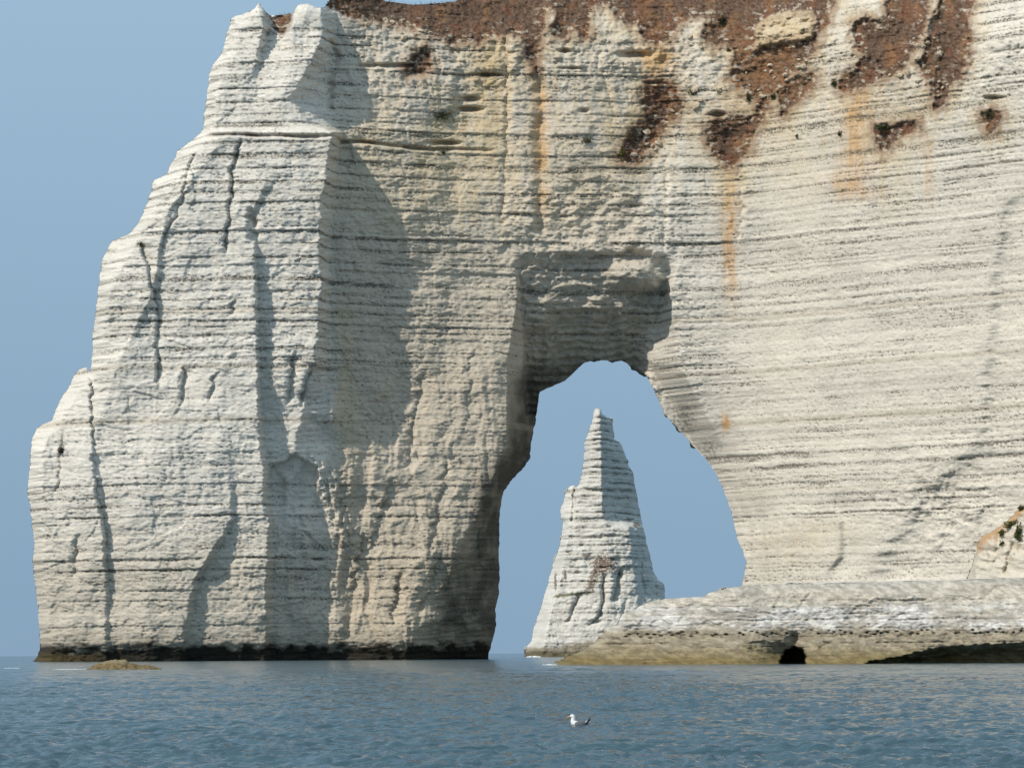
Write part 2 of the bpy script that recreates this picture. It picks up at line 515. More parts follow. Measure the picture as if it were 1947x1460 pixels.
RW = [(1430, 516), (1600, 503), (1860, 487.5), (1947, 481.5), (2250, 462)]
def rw(k): return [(x, d+k) for x, d in RW]
ROWS = [
 (-130, [(420, 522), (455, 516), (512, 515), (520, 518), (552.0, 518.0), (553.6, 518.0), (560, 518), (566, 516), (612, 517), (640, 521), (760, 523), (870, 525), (985, 526), (1000, 526), (1020, 526), (1230, 526), (1300, 525), (1430, 522), (1600, 509), (1860, 493.5), (1947, 487.5), (2250, 468)]),
 (0, [(425, 513), (455, 506.5), (500, 505.5), (518, 510), (548.4, 509.2), (549.9, 509.16), (556, 509), (564, 506.0), (608, 506.5), (640, 512), (760, 515), (870, 517.5), (985, 519), (1000, 519), (1020, 519), (1230, 520), (1300, 520), (1430, 517.5), (1600, 504.5), (1860, 489.0), (1947, 483.0), (2250, 463.5)]),
 (60, [(420, 513), (442, 506), (500, 505), (512, 509), (534.4, 508.2), (535.5, 508.16), (540, 508), (556, 505), (612, 505.3), (640, 511), (760, 514.5), (870, 517), (985, 518), (1000, 518), (1020, 518), (1230, 519), (1300, 519), (1430, 516.6), (1600, 503.6), (1860, 488.1), (1947, 482.1), (2250, 462.6)]),
 (120, [(392, 512), (425, 505), (485, 504), (492, 505), (530.4, 504.2), (532.3, 504.16), (540, 504), (560, 503.5), (592, 503), (632, 510.5), (770, 514), (870, 516.5), (985, 517.5), (1000, 517.5), (1020, 517.5), (1230, 519), (1300, 518.5), (1430, 516), (1600, 503), (1860, 487.5), (1947, 481.5), (2250, 462)]),
 (190, [(382, 511), (408, 504.2), (460, 503.5), (490, 503.6), (514.0, 503.12), (515.2, 503.1), (520, 503), (535, 502.8), (548, 502.8), (622, 509.5), (770, 513), (870, 516), (985, 517), (1000, 517), (1020, 517), (1230, 519), (1300, 518), (1430, 516), (1600, 503), (1860, 487.5), (1947, 481.5), (2250, 462)]),
 (236, [(378, 510), (403, 503.6), (455, 503), (490, 503), (522.0, 502.68), (523.6, 502.66), (530, 502.6), (560, 502.4), (592, 502.4), (636, 508.5), (770, 512.7), (870, 516), (985, 517), (1000, 517), (1020, 517), (1230, 519), (1300, 518), (1430, 516), (1600, 503), (1860, 487.5), (1947, 481.5), (2250, 462)]),
 (252, [(372, 508), (396, 502.4), (436, 501), (452, 501), (535.2, 500.6), (539.4, 500.58), (556, 500.5), (598, 500.4), (632, 500.6), (652, 507.8), (765, 512), (870, 515.5), (985, 516.6), (1000, 516.6), (1020, 516.6), (1230, 519), (1300, 518), (1430, 516), (1600, 503), (1860, 487.5), (1947, 481.5), (2250, 462)]),
 (400, [(262, 508), (288, 502), (318, 500.5), (328, 501), (448.0, 499.8), (454.0, 499.74), (478, 499.5), (486, 500.6), (609, 500), (632, 507.5), (745, 510.8), (870, 514.5), (960, 516), (988, 516), (1020, 516.5), (1258, 518.5), (1310, 518), (1430, 516), (1600, 503), (1860, 487.5), (1947, 481.5), (2250, 462)]),
 (478, [(219.9, 508.0), (247.8, 501.51), (303.3, 499.91), (312.8, 500.66), (448.1, 499.53), (454.9, 499.45), (481.9, 499.16), (488.4, 500.94), (609.0, 500.15), (631.0, 507.5), (746.5, 510.9), (870.0, 514.25), (975, 515.8), (990, 516.1), (1020, 516.5), (1262, 518.3), (1300, 518.0), (1430.0, 515.85), (1600.0, 502.85), (1860.0, 487.35), (1947.0, 481.35), (2250.0, 461.85)]),
 (560, [(176, 508), (206, 501), (288, 499.3), (297, 500.3), (448.2, 499.24), (455.8, 499.15), (486, 498.8), (491, 501.3), (609, 500.3), (630, 507.5), (748, 511), (870, 514), (985, 515.5), (992, 520), (1020, 523), (1262, 524), (1274, 518), (1430, 515.7), (1600, 502.7), (1860, 487.2), (1947, 481.2), (2250, 461.7)]),
 (690, [(165, 508), (184, 503.0), (225, 500.2), (240, 500.0), (451.2, 498.98), (458.8, 498.9), (489, 498.6), (495, 501.6), (596, 500.7), (622, 507), (746, 511.3), (870, 513.5), (964, 514.6), (991, 519), (1024, 525), (1232, 527), (1290, 519.0), (1430, 515.2), (1600, 502.2), (1860, 486.7), (1947, 480.7), (2250, 461.2)]),
 (850, [(48, 507), (80, 502.0), (172, 499.6), (182, 499.9), (431.6, 498.5), (444.1, 498.4), (494, 498), (503, 502), (560, 502.3), (620, 507.3), (750, 511.3), (870, 513), (963, 514), (988, 518.5), (1009, 525), (1322, 525), (1376, 518), (1430, 514.8), (1600, 501.8), (1860, 486.3), (1947, 480.3), (2250, 460.8)]),
 (985, [(46, 507), (78, 501.5), (190, 499), (200, 500.5), (440, 498.3), (449, 499.6), (510, 499.0), (519, 503.4), (600, 507.6), (664, 509.6), (748, 511.0), (870, 512.5), (903, 513.5), (930, 519), (950, 525), (1393, 523), (1428, 516.5), (1430, 514.4), (1600, 501.4), (1860, 485.9), (1947, 479.9), (2250, 460.4)]),
 (1100, [(52, 507), (85, 501), (200, 499), (206, 500), (368, 498.5), (379, 500.4), (506, 499.8), (519, 503.8), (595, 507.8), (664, 509.2), (768, 509.6), (770, 509), (845, 512), (898, 518), (949, 525), (1410, 521), (1436, 516), (1430, 514), (1600, 501), (1860, 485.5), (1947, 479.5), (2250, 460)]),
 (1225, [(62, 506), (95, 500.5), (200, 498.8), (208, 499.5), (345, 499), (357, 500.3), (505, 501.0), (519, 504.2), (580, 507.6), (660, 508.6), (768, 507.8), (770, 507.5), (800, 510.5), (860, 516), (942, 525), (1404, 521), (1430, 515.5), (1430, 513.8), (1600, 500.8), (1860, 485.3), (1947, 479.3), (2250, 459.8)]),
 (1300, [(62, 506), (95, 501.5), (200, 499.8), (208, 500.5), (345, 500), (357, 501.9), (505, 502.0), (519, 505.2), (580, 508.6), (660, 509.6), (768, 508.8), (770, 508.5), (800, 511.5), (860, 517), (942, 526), (1404, 521), (1430, 515.5), (1430, 513.8), (1600, 500.8), (1860, 485.3), (1947, 479.3), (2250, 459.8)]),
]

LIP = [(985, 517), (1004, 505), (1040, 508), (1063, 490), (1096, 488), (1140, 489), (1184, 483), (1204, 472), (1235, 483), (1252, 498), (1274, 523)]
RECESS = [(989, 515), (1004, 505), (1040, 508), (1063, 490), (1096, 488), (1140, 489), (1184, 483), (1204, 472), (1235, 483), (1252, 498), (1272, 523), (1266, 543), (1263, 564), (1256, 600), (1248, 625),
          (1238, 651), (1233, 690), (1231, 730), (1100, 760), (1000, 790), (992, 740), (996, 650), (988, 590)]
RECESS2 = [(996, 632), (1030, 620), (1046, 588), (1130, 587), (1175, 592), (1185, 690), (1183, 720), (1000, 790), (990, 720)]
BOX = (20, 2140, -140, 1300)
def coarse(poly, rough=2.5, seed=0, step=6):
    P = densify(poly, 8, rough, seed)
    P0 = P.min(0)-60; P1 = P.max(0)+60
    c = Coarse(P, P0[0], P1[0], P0[1], P1[1], step)
    b = (P0, P1)
    def f(px, py):
        out = np.full(px.shape, 60.0)
        m = (px > b[0][0]) & (px < b[1][0]) & (py > b[0][1]) & (py < b[1][1])
        out[m] = c(px[m], py[m])
        return out
    return f

SOIL = [
 # brown heath cap, broken by white ribs
 [(600, -150), (618, 14), (640, 24), (665, 36), (700, 40), (740, 46), (785, 56), (800, 50), (813, 69), (851, 74), (862, 85), (885, 80), (915, 85), (921, 77), (940, 74), (959, 64), (980, 67), (992, 69),
  (1003, 115), (1021, 146), (1022, 115), (1031, 64), (1039, 26), (1052, 15), (1060, 28), (1057, 44), (1044, 49), (1054, 69), (1072, 74), (1093, 59), (1108, 74), (1118, 74), (1121, 38), (1126, 11), (1157, 9),
  (1172, 33), (1190, 46), (1216, 46), (1221, 69), (1247, 85), (1270, 80), (1283, 59), (1304, 38), (1330, 31), (1353, 38), (1343, 51), (1340, 80), (1362, 92), (1380, 82), (1396, 103), (1394, 130), (1384, 150), (1400, 165), (1425, 180), (1440, 200),
  (1430, 222), (1395, 225), (1352, 228), (1340, 257), (1353, 287), (1376, 313), (1396, 321), (1404, 303), (1427, 282), (1440, 246), (1453, 223), (1473, 182), (1500, 150), (1517, 128), (1545, 100), (1558, 77), (1576, 38), (1590, -2), (1600, -150)],
 [(1227, 160), (1250, 150), (1278, 158), (1290, 180), (1300, 200), (1285, 225), (1265, 245), (1250, 265), (1235, 285), (1215, 308), (1180, 312), (1174, 296), (1190, 266), (1205, 242), (1225, 230), (1222, 190)],
 [(1623, 44), (1644, 36), (1680, 40), (1690, 0), (1690, -150), (1772, -150), (1765, 26), (1757, 67), (1736, 100), (1723, 121), (1713, 139), (1664, 154), (1649, 166), (1600, 178), (1590, 160), (1634, 120), (1640, 105), (1627, 80)],
 [(1772, 40), (1790, 0), (1800, -150), (1870, -150), (1855, 0), (1842, 20), (1846, 95), (1836, 123), (1826, 152), (1806, 167), (1795, 200), (1777, 211), (1772, 164), (1747, 123), (1757, 100)],
 [(1659, 241), (1700, 236), (1747, 229), (1749, 247), (1711, 259), (1698, 277), (1680, 293), (1667, 275)],
 [(1475, 175), (1500, 150), (1545, 140), (1558, 155), (1530, 180), (1505, 205), (1490, 225), (1482, 205)],
 [(790, 100), (806, 86), (818, 105), (822, 130), (800, 138), (778, 145), (765, 135)],
 [(1868, 212), (1885, 208), (1905, 218), (1898, 250), (1880, 254), (1870, 240)],
 [(508, 28), (555, 28), (549, 55), (535, 72), (522, 60)],
]
SOILF = [coarse(p, 3.0, 40+i) for i, p in enumerate(SOIL)]
YBLOCK = coarse([(1436, 60), (1440, 45), (1470, 28), (1500, 22), (1545, 20), (1553, 45), (1545, 75), (1500, 82), (1450, 88), (1432, 100)], 2, 90)
BLOCK2 = coarse([(1286, 120), (1300, 95), (1335, 80), (1350, 95), (1384, 84), (1396, 110), (1390, 150), (1372, 166), (1330, 165), (1300, 160), (1284, 150)], 2, 91)

def soil_mask(px, py):
    s = np.full(px.shape, 60.0)
    for f in SOILF: s = np.minimum(s, f(px, py))
    s = np.maximum(s, -YBLOCK(px, py))
    s = np.maximum(s, -BLOCK2(px, py))
    s = s + 7*fbm(px/17.0, py/19.0, 5, 61, 0.65)
    return s     # < 0 inside

recessF = coarse(RECESS, 1.0, 50); recess2F = coarse(RECESS2, 1.5, 51)

STAINS = [  # x top, x bottom, y top, y bottom, half width, strength, colour
 (1632, 1622, 160, 400, 32, 0.72, OCHRE), (1600, 1640, 330, 395, 40, 0.5, OCHRE), (1385, 1390, 310, 640, 13, 0.75, OCHRE), (1380, 1380, 780, 830, 7, 1.0, OCHRE),
 (1395, 1380, 320, 420, 30, 0.55, YELL), (1026, 1030, 150, 470, 13, 0.85, OCHRE), (940, 940, 70, 460, 24, 0.55, YELL), (1245, 1240, 80, 165, 24, 1.0, OCHRE), (880, 860, 200, 480, 60, 0.45, YELL),
 (655, 668, 560, 980, 15, 0.40, YELL), (1720, 1700, 260, 460, 35, 0.25, YELL), (1500, 1500, 200, 420, 60, 0.22, YELL), (1560, 1480, 985, 1100, 90, 0.30, YELL), (720, 740, 240, 520, 90, 0.30, YELL),
 (1765, 1765, 250, 420, 10, 0.35, OCHRE), (1675, 1678, 290, 420, 8, 0.4, YELL), (1100, 1090, 300, 480, 90, 0.22, YELL), (1445, 1440, 60, 240, 50, 0.75, YELL), (1500, 1490, 20, 90, 60, 0.5, YELL)]

def cliff_surf(px, py, sd):
    wx = 4.5*fbm(py/9.0+px*0.012, px/60.0+py*0.004, 3, 90, 0.6) + 5.0*fbm(py/45.0, px/80.0, 2, 92)
    lx = px + wx*(1-sst(900, 960, px))
    d = loft(ROWS, lx, py)
    sm_r = sst(1330, 1400, px)
    acc = (loft(ROWS, np.maximum(px-50, 1290), py)+loft(ROWS, np.maximum(px-25, 1290), py)+d+loft(ROWS, px+25, py)+loft(ROWS, px+50, py))/5
    d = d*(1-sm_r)+acc*sm_r
    base = d.copy()
    # rounding at the outline towards open sky
    inn = np.clip(-sd/26.0, 0, 1)
    leftside = 1-sst(560, 640, px)
    d = d + 2.2*(1-inn)**2*leftside
    X, _, Z = to_world(px, py, base)
    rr = sst(1380, 1470, px)
    s = X + (base-516.0)*(0.6-0.9*rr) + 300.0   # runs along the wall, also where it turns away
    # ---- arch vault
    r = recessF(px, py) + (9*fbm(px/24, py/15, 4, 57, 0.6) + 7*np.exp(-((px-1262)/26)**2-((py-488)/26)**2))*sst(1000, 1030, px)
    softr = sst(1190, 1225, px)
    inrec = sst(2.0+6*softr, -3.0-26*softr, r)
    ylip = at_x(LIP, px)
    drop = np.maximum(py-ylip, 0)/12.0
    dj = drop + 0.35*fbm(px/40.0, py/40.0, 3, 55)
    tt = dj/1.25
    dj = 1.25*(np.floor(tt)+sst(0.5, 1.0, tt-np.floor(tt)))
    vault = 1.0 + np.interp(dj, [0, 8, 12, 30], [0, 2.6, 6.4, 24])
    r2 = recess2F(px, py)
    vault = vault + 1.6*sst(5, -12, r2)
    bul = np.exp(-(((px-1212)/50)**2+((py-524)/30)**2)**1.5)
    vault = vault + 0.8*fbm(px/34, py/22, 4, 56, 0.6) - 5.6*bul + 2.0*np.exp(-((px-1235)/30)**2-((py-570)/25)**2)
    vault = vault - 1.8*np.exp(-((px-1215)/22)**2-((py-590)/14)**2)
    d_front = loft([ROWS[7]]+[(1300, ROWS[7][1])], px, py)
    d = d*(1-inrec) + (np.maximum(d_front, 516)+vault)*inrec
    # overhanging brow above the vault
    brow = np.exp(-((py-(ylip-14))/16)**2)*sst(985, 1050, px)*(1-sst(1225, 1285, px))
    d = d - 0.9*brow*(1-inrec)
    # ---- cracks and set-backs
    V = lambda pl, a, w, **k: vstroke(px, py, pl, a, w, **k)
    d = d + V([(374, 285), (356, 340), (340, 395), (312, 450), (302, 490)], 1.01, 2.5, seed=1)
    d = d + V([(268, 455), (284, 510), (297, 590), (297, 665), (300, 740)], 0.63, 2.5, step=1.2, L=22, seed=2)
    d = d + V([(461, 258), (445, 310), (437, 400), (429, 490)], 1.26, 3.1, step=0.8, L=16, seed=3)
    d = d + V([(475, 390), (481, 420), (484, 470)], 2.2, 8, seed=4)
    d = d + V([(172, 712), (175, 800), (180, 900), (196, 1000), (203, 1100)], 0.57, 2.4, step=0.8, L=20, seed=5)
    d = d + V([(345, 690), (348, 730), (340, 780)], 0.38, 3.1, step=1.6, L=14, seed=6)
    d = d + V([(412, 700), (402, 740), (392, 770)], 0.25, 3.1, step=1.2, L=14, seed=7)
    d = d + V([(445, 560), (440, 590), (425, 610)], 0.31, 2.5, step=0.9, L=12, seed=8)
    d = d + V([(560, 660), (552, 720), (540, 775)], 0.3, 6, step=1.4, L=24, seed=9)
    d = d + V([(590, 690), (580, 730), (566, 780)], 0.3, 6, step=2.2, L=30, seed=10)
    d = d + V([(120, 815), (117, 860), (114, 920), (100, 945)], 0.63, 2.5, seed=11)
    d = d + V([(146, 1010), (140, 1060), (138, 1110)], 0.5, 8, step=0.8, L=16, seed=12)
    d = d + V([(1940, 370), (1916, 400), (1908, 460), (1896, 560), (1884, 700), (1878, 800), (1862, 860)], 0.2, 12, seed=13, wob=6, step=0.6, L=40, soft=15)
    d = d + V([(1585, 930), (1584, 960), (1600, 985), (1603, 1020), (1600, 1060), (1575, 1090), (1565, 1110)], 0.0, 4, step=1.0, L=70, seed=14, fade=40, soft=8, wob=1.5)
    d = d + V([(1860, 850), (1800, 910), (1740, 985), (1710, 1030), (1680, 1075), (1660, 1108)], 0.0, 30, step=1.1, L=90, seed=15, wob=9, soft=30)
    d = d + V([(622, 60), (640, 110), (632, 150), (628, 230)], 1.0, 5, seed=16)
    d = d + V([(1026, 70), (1027, 200), (1030, 460)], 0.8, 11, seed=17, wob=1.5)
    d = d + V([(965, 60), (968, 200), (962, 330), (955, 440)], 0.6, 6, step=-0.7, L=40, seed=18)
    d = d + V([(1270, 290), (1268, 400), (1262, 480)], 0.3, 5, step=-0.8, L=60, seed=19)
    d = d + V([(1408, 300), (1412, 400), (1405, 470)], 0.4, 5, step=-1.0, L=50, seed=20)
    for (xa, ya, xb, yb, a_, L_) in [(745, 905, 700, 1060, 1.0, 30), (800, 700, 770, 900, 0.8, 40), (850, 860, 815, 1060, 0.9, 30), (690, 1010, 668, 1130, 1.2, 30), (900, 640, 880, 820, 0.5, 30),
                                     (760, 1080, 742, 1190, 1.2, 22), (640, 900, 650, 990, 1.2, 20), (835, 1050, 795, 1170, 1.3, 35)]:
        d = d + V([(xa, ya), (xb, yb)], 0.2, 6, step=a_, L=L_, seed=int(xa), wob=5)
    # slab overhanging the dark recess low on the left wall
    hang = sst(0, 6, py-at_x([(505, 905), (516, 882), (548, 868), (562, 860), (585, 872), (620, 905), (680, 930)], px)+8*fbm(px/18, py/18, 3, 95))*sst(498, 512, px)*(1-sst(550, 660, px))*(1-sst(900, 1020, py))
    d = d + 1.8*hang
    # projecting nose with a pale top at mid height
    nose = sst(0, 4, py-(742+0.1*(px-640)))*np.exp(-((px-632)/16)**2)*(1-sst(770, 850, py))
    d = d - 2.0*nose
    shade = sst(515, 540, px)*(1-sst(690, 730, px))*sst(840, 900, py)*(1-sst(1190, 1235, py))
    s0 = px/12.0; z0 = py/12.0
    d = d + shade*(0.9*fbm(s0/4.0, z0/11.0, 4, 96, 0.5) - 0.6*np.maximum(ridged(s0/3.3+0.4*z0/10, z0/16.0, 3, 97)-0.35, 0)*2)
    for (cx, cy, rx, ry, a_) in [(628, 935, 14, 55, 2.6), (604, 900, 10, 40, 1.8), (655, 1010, 14, 60, 2.2), (575, 1000, 10, 60, 1.2), (640, 1130, 16, 60, 1.4), (466, 1110, 26, 70, 0.9)]:
        d = d - 0.55*a_*np.exp(-((px-cx-0.15*(py-cy))/(rx*1.3))**2-((py-cy)/ry)**2)*(0.7+0.8*fbm(px/9, py/14, 3, 98))
    # ---- broad relief
    right0 = sst(1230, 1420, px)
    wl = fbm(s/16.0, Z/22.0, 3, 100)
    d = d + (1.4-0.9*right0)*wl
    flute = ridged(s/5.5+0.7*fbm(s/9, Z/9, 2, 105), Z/26.0, 3, 101)
    lowwall = sst(640, 720, px)*(1-sst(930, 960, px))*sst(640, 900, py)
    d = d - (0.45+1.0*lowwall)*(1-0.8*right0)*flute
    # ---- beds
    zz = Z + 0.22*fbm(s/13.0, Z/20.0, 3, 110) + 0.08*fbm(s/2.6, Z/2.0, 2, 111)
    zz = zz - 0.016*np.maximum(X+40, -30)*sst(560, 900, py)*(1-sst(-46, -20, X))   # the foot of the left buttress dips
    right = sst(1230, 1420, px)
    low = sst(640, 760, py)
    fine = np.clip(right*0.65 + 0.5*sst(640, 700, py)*(1-sst(860, 940, py))*(1-right), 0, 1)
    seam = zt(SEAM, zz)*(1-fine*0.45) + zt(SEAM2, zz)*(0.25+0.6*fine)
    bulge = zt(BULGE, zz)*(1-0.75*fine) + zt(BULGE2, zz)*(0.10+0.25*fine)
    tint = zt(TINT, zz)
    tint2 = zt(TINT2, zz*0.8+2)
    prof = np.interp(Z, [0, 9, 12, 26, 30, 45, 47, 84, 86, 104], [0.15, 0.15, 0.85, 0.85, 0.12, 0.12, 0.9, 0.9, 0.7, 0.7])*(1-right) + right*np.interp(Z, [0, 12, 14, 34, 38, 50, 54, 80], [0.45, 0.45, 0.7, 0.8, 0.4, 0.4, 0.8, 0.95])
    midcalm = sst(610, 680, px)*(1-sst(1230, 1300, px))*sst(560, 700, py)
    prof = prof*(1-0.45*midcalm)
    lay = (zt(LAYER, zz)*(1-0.35*fine) + 0.6*zt(LAYER2, zz)*fine)*prof
    lay = np.clip(lay, 0, 1)*np.clip(0.78+0.7*fbm(s/7.0, zz*0.9, 3, 122), 0.1, 1.15)
    # seams thin out along their length
    cont = sst(-0.42, 0.10, fbm(s/6.0, zz*1.4, 3, 120))
    patch = sst(-0.35, 0.25, fbm(s/17.0, Z/7.0, 3, 121))
    sm = np.clip(seam*(0.25+0.75*cont)*(0.5+0.5*patch), 0, 1)*(0.40+0.60*np.clip(prof, 0, 1))
    vig = 1-0.3*inrec
    rough_mid = sst(930, 980, px)*(1-sst(1255, 1330, px))*sst(330, 380, py)*(1-sst(480, 520, py))
    edgeR = sst(-85, -20, sd)*sst(1215, 1235, px)*sst(640, 690, py)
    d = d - 0.20*bulge*vig*(1-0.5*right)*(1-0.85*edgeR) + (0.32-0.14*right)*sm
    # fallen-away blocks between joints
    f1, f2, cid = cell(s/1.9+0.3*fbm(s/3, Z/3, 2, 131), zz/1.1, 130)
    d = d + (cid-0.5)*(0.20-0.12*right)*vig
    f1b, f2b, cidb = cell(s/5.2+0.4*fbm(s/5, Z/5, 2, 133), zz/4.6, 134)
    d = d + (cidb-0.5)*(0.30-0.20*right)
    d = d + (0.07+0.7*rough_mid)*fbm(s/3.4, Z/2.4, 4, 140, 0.6)*(1-0.65*right)
    roughR = np.exp(-((px-1800)/110)**2-((py-960)/90)**2)
    d = d + 1.3*roughR*fbm(s/4.0, Z/3.0, 4, 142, 0.6)
    d = d + (0.06-0.03*right)*fbm(s/0.75, Z/0.5, 3, 141, 0.65)
    _, _, c3 = cell(s/0.62+0.5*fbm(s/1.5, Z/1.5, 2, 144), zz/0.36, 145)
    d = d + (c3-0.5)*(0.15-0.08*right)
    _, _, c4 = cell(s/1.1+0.5*fbm(s/2.5, Z/2.5, 2, 146)+0.3*Z, zz/2.2, 147)
    d = d + (c4-0.5)*(0.17-0.10*right)
    # flint nodules
    n1, _, nid = cell(s/0.62, zz/0.40, 150)
    pres = np.clip(0.10+0.22*patch+0.9*sm, 0, 1)
    nod = sst(0.42, 0.16, n1)*(nid < pres*0.85)
    nod = nod*np.clip(0.35+1.6*sm+0.6*patch*sst(0.1, -0.2, fbm(s/9, Z/2.0, 2, 151)), 0, 1)
    d = d + 0.16*nod
    k1, _, kid = cell(s/0.50, zz/0.34, 152)
    nodlay = sst(0.5, 0.2, k1)*(kid < 0.6)
    d = d + (0.17-0.04*right)*lay + (0.22-0.10*right)*lay*(nodlay-0.3)
    # ---- great bedding notch near the top
    zn = Z-83.2-0.6*fbm(s/14, Z*0, 2, 160)
    notch = np.exp(-(zn/0.27)**2)*sst(380, 420, px)*(1-sst(880, 960, px))*(0.55+0.45*sst(-0.3, 0.2, fbm(s/5, Z*0+3, 2, 161)))
    d = d + 1.7*notch
    # caves below the brown gullies
    for (cx, cy, rx, ry, a_) in [(895, 188, 16, 5, 2), (893, 208, 22, 5, 2.4), (845, 272, 28, 4, 2), (1075, 97, 14, 4, 1.6), (1205, 104, 30, 7, 2.2), (925, 142, 26, 4, 1.8), (1085, 130, 22, 2.5, 1.2), (1110, 211, 9, 4, 1.3),
                               (1365, 218, 14, 6, 2.0), (1240, 158, 18, 3, 1.2), (1890, 186, 18, 4, 1.8), (745, 125, 60, 4, 1.4), (790, 140, 25, 8, 1.0)]:
        d = d + a_*np.exp(-(((px-cx)/rx)**2+((py-cy)/ry)**2)**1.5)
    # ---- brown gullies: eroded back, slope lying back
    so = soil_mask(px, py)
    soil = sst(4.5, -4.5, so)
    d = d + soil*(0.35+1.0*sst(170, 60, py)+np.minimum(np.maximum(-so, 0), 40)*0.035)
    top = sst(135, -60, py)*sst(640, 760, px)
    d = d + top*np.maximum(135-py, 0)/12.0*0.55
    yb0 = sst(4, -6, YBLOCK(px, py)); d = d - yb0*(0.5+0.9*fbm(s/2.2, zz/1.0, 4, 174, 0.6))
    d = d + soil*(0.5*fbm(s/1.1, Z/1.0, 4, 170, 0.6))
    ribs = (1-soil)*sst(640, 700, px)*sst(280, 60, py)
    d = d + ribs*(1.3*ridged(s/4.0, Z/7.0, 3, 172) - 0.5 + 0.5*fbm(s/1.4, Z/1.2, 3, 173, 0.6))
    # wave-cut foot
    foot = sst(3.2, 0.6, Z+0.5*fbm(s/3, Z, 2, 180))*(1-sst(1000, 1100, px))
    d = d + 1.1*foot*sst(90, 140, px)
    # ---- colour of the rock, with shade painted in at vault, jamb and right-wall facets
    warm = np.clip(sst(560, 700, px)*0.65 + 0.35*sst(1250, 1420, px) + 0.25*fbm(s/20, Z/12, 2, 200), 0, 1)
    col = WHITE[None, :]*(1-warm[:, None]) + CREAM[None, :]*warm[:, None]
    col = col*(1+0.06*tint)[:, None]
    g = np.clip(0.12*sst(0.0, 0.8, tint2) + 0.20*sst(-0.05, 0.45, fbm(s/8.0, Z/5.0, 4, 210)) + 0.22*patch*sst(0.0, 0.4, fbm(s/2.0, Z/0.5, 3, 211)), 0, 1)
    col = mix(col, GREY, g)
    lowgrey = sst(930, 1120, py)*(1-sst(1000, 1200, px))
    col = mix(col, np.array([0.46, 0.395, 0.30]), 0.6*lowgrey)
    col = mix(col, np.array([0.47, 0.385, 0.28]), 0.66*sst(610, 660, px)*(1-sst(1200, 1260, px))*(0.6+0.4*sst(300, 700, py)))
    col = mix(col, np.array([0.40, 0.37, 0.31]), 0.35*inrec)  # shade inside the vault, greyed into the colour
    jamb_shade = sst(-75, -25, sd)*sst(820, 900, px)*(1-sst(1190, 1230, px))*sst(650, 730, py)  # shade of the arch side turned from the sun, darkened into the colour
    jamb_shade = np.maximum(jamb_shade, sst(-165, -95, sd)*sst(790, 870, px)*(1-sst(960, 990, px))*sst(980, 1140, py))
    col = mix(col, np.array([0.080, 0.072, 0.058]), 0.9*np.clip(jamb_shade*(0.95+0.6*fbm(s/4, Z/4, 3, 215)), 0, 1))
    for pl, wd in (([(1940, 370), (1916, 400), (1908, 460), (1896, 560), (1884, 700), (1878, 800), (1862, 860)], 14), ([(1860, 850), (1800, 910), (1740, 985), (1710, 1030), (1680, 1075), (1660, 1108)], 34), ([(1598, 985), (1600, 1060), (1575, 1108)], 10)):  # grey strips painted as the soft shade along the right-wall facets
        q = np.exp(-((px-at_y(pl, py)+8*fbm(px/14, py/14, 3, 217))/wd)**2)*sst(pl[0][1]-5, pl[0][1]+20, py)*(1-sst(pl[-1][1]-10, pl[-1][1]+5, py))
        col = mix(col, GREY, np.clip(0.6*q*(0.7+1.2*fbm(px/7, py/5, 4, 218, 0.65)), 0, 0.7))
    # grey-brown marl courses
    for zb, w_, k_ in ((38.2, 0.55, 0.55), (46.6, 0.5, 0.45), (55.4, 0.5, 0.5), (27.0, 0.4, 0.3)):
        col = mix(col, np.array([0.46, 0.39, 0.30]), k_*np.exp(-(((zz-zb)/w_)**4)))
    col = mix(col, GREY, 0.5*lay)
    col = mix(col, FLINT, 0.68*lay*nodlay)
    # dark flint lines and specks
    spk = sst(-0.05, 0.25, fbm(s/0.55, Z/0.30, 3, 220, 0.7))
    col = mix(col, FLINT, np.clip(sm*(0.05+0.6*spk), 0, 0.7)*(1-0.35*inrec))
    col = mix(col, FLINT, 0.55*nod)
    col = mix(col, np.array([0.22, 0.13, 0.075]), 0.7*np.clip(notch, 0, 1)*sst(-0.2, 0.2, fbm(s/3, Z, 2, 162)))
    # iron stains run down from the gullies
    for i, (xa, xb, ya, yb, hw, k_, cc) in enumerate(STAINS):
        xc = xa+(xb-xa)*np.clip((py-ya)/(yb-ya), 0, 1)
        wv = hw*(1.0+0.7*fbm(px/18, py/60, 2, 230+i))
        st = np.exp(-((px-xc+4*fbm(px/20, py/25, 2, 231+i))/np.maximum(wv, 2))**2)*sst(ya-12, ya+25, py)*(1-sst(ya+(yb-ya)*0.45, yb, py))
        st = st*(0.85+1.0*fbm(px/6.0, py/40.0, 3, 240+i))*1.2
        col = mix(col, cc, np.clip(k_*st, 0, 0.9))
    wash = np.exp(-((px-860)/190)**2-((py-270)/190)**2)*0.75 + 0.55*np.exp(-((px-1180)/150)**2-((py-230)/140)**2) + 0.35*np.exp(-((px-1500)/200)**2-((py-250)/150)**2)
    wash = wash*np.clip(0.55+1.1*fbm(px/15, py/150, 4, 252, 0.6)+0.6*fbm(px/60, py/50, 3, 253), 0, 1.3)
    col = mix(col, np.array([0.56, 0.43, 0.255]), np.clip(0.85*wash, 0, 0.8))
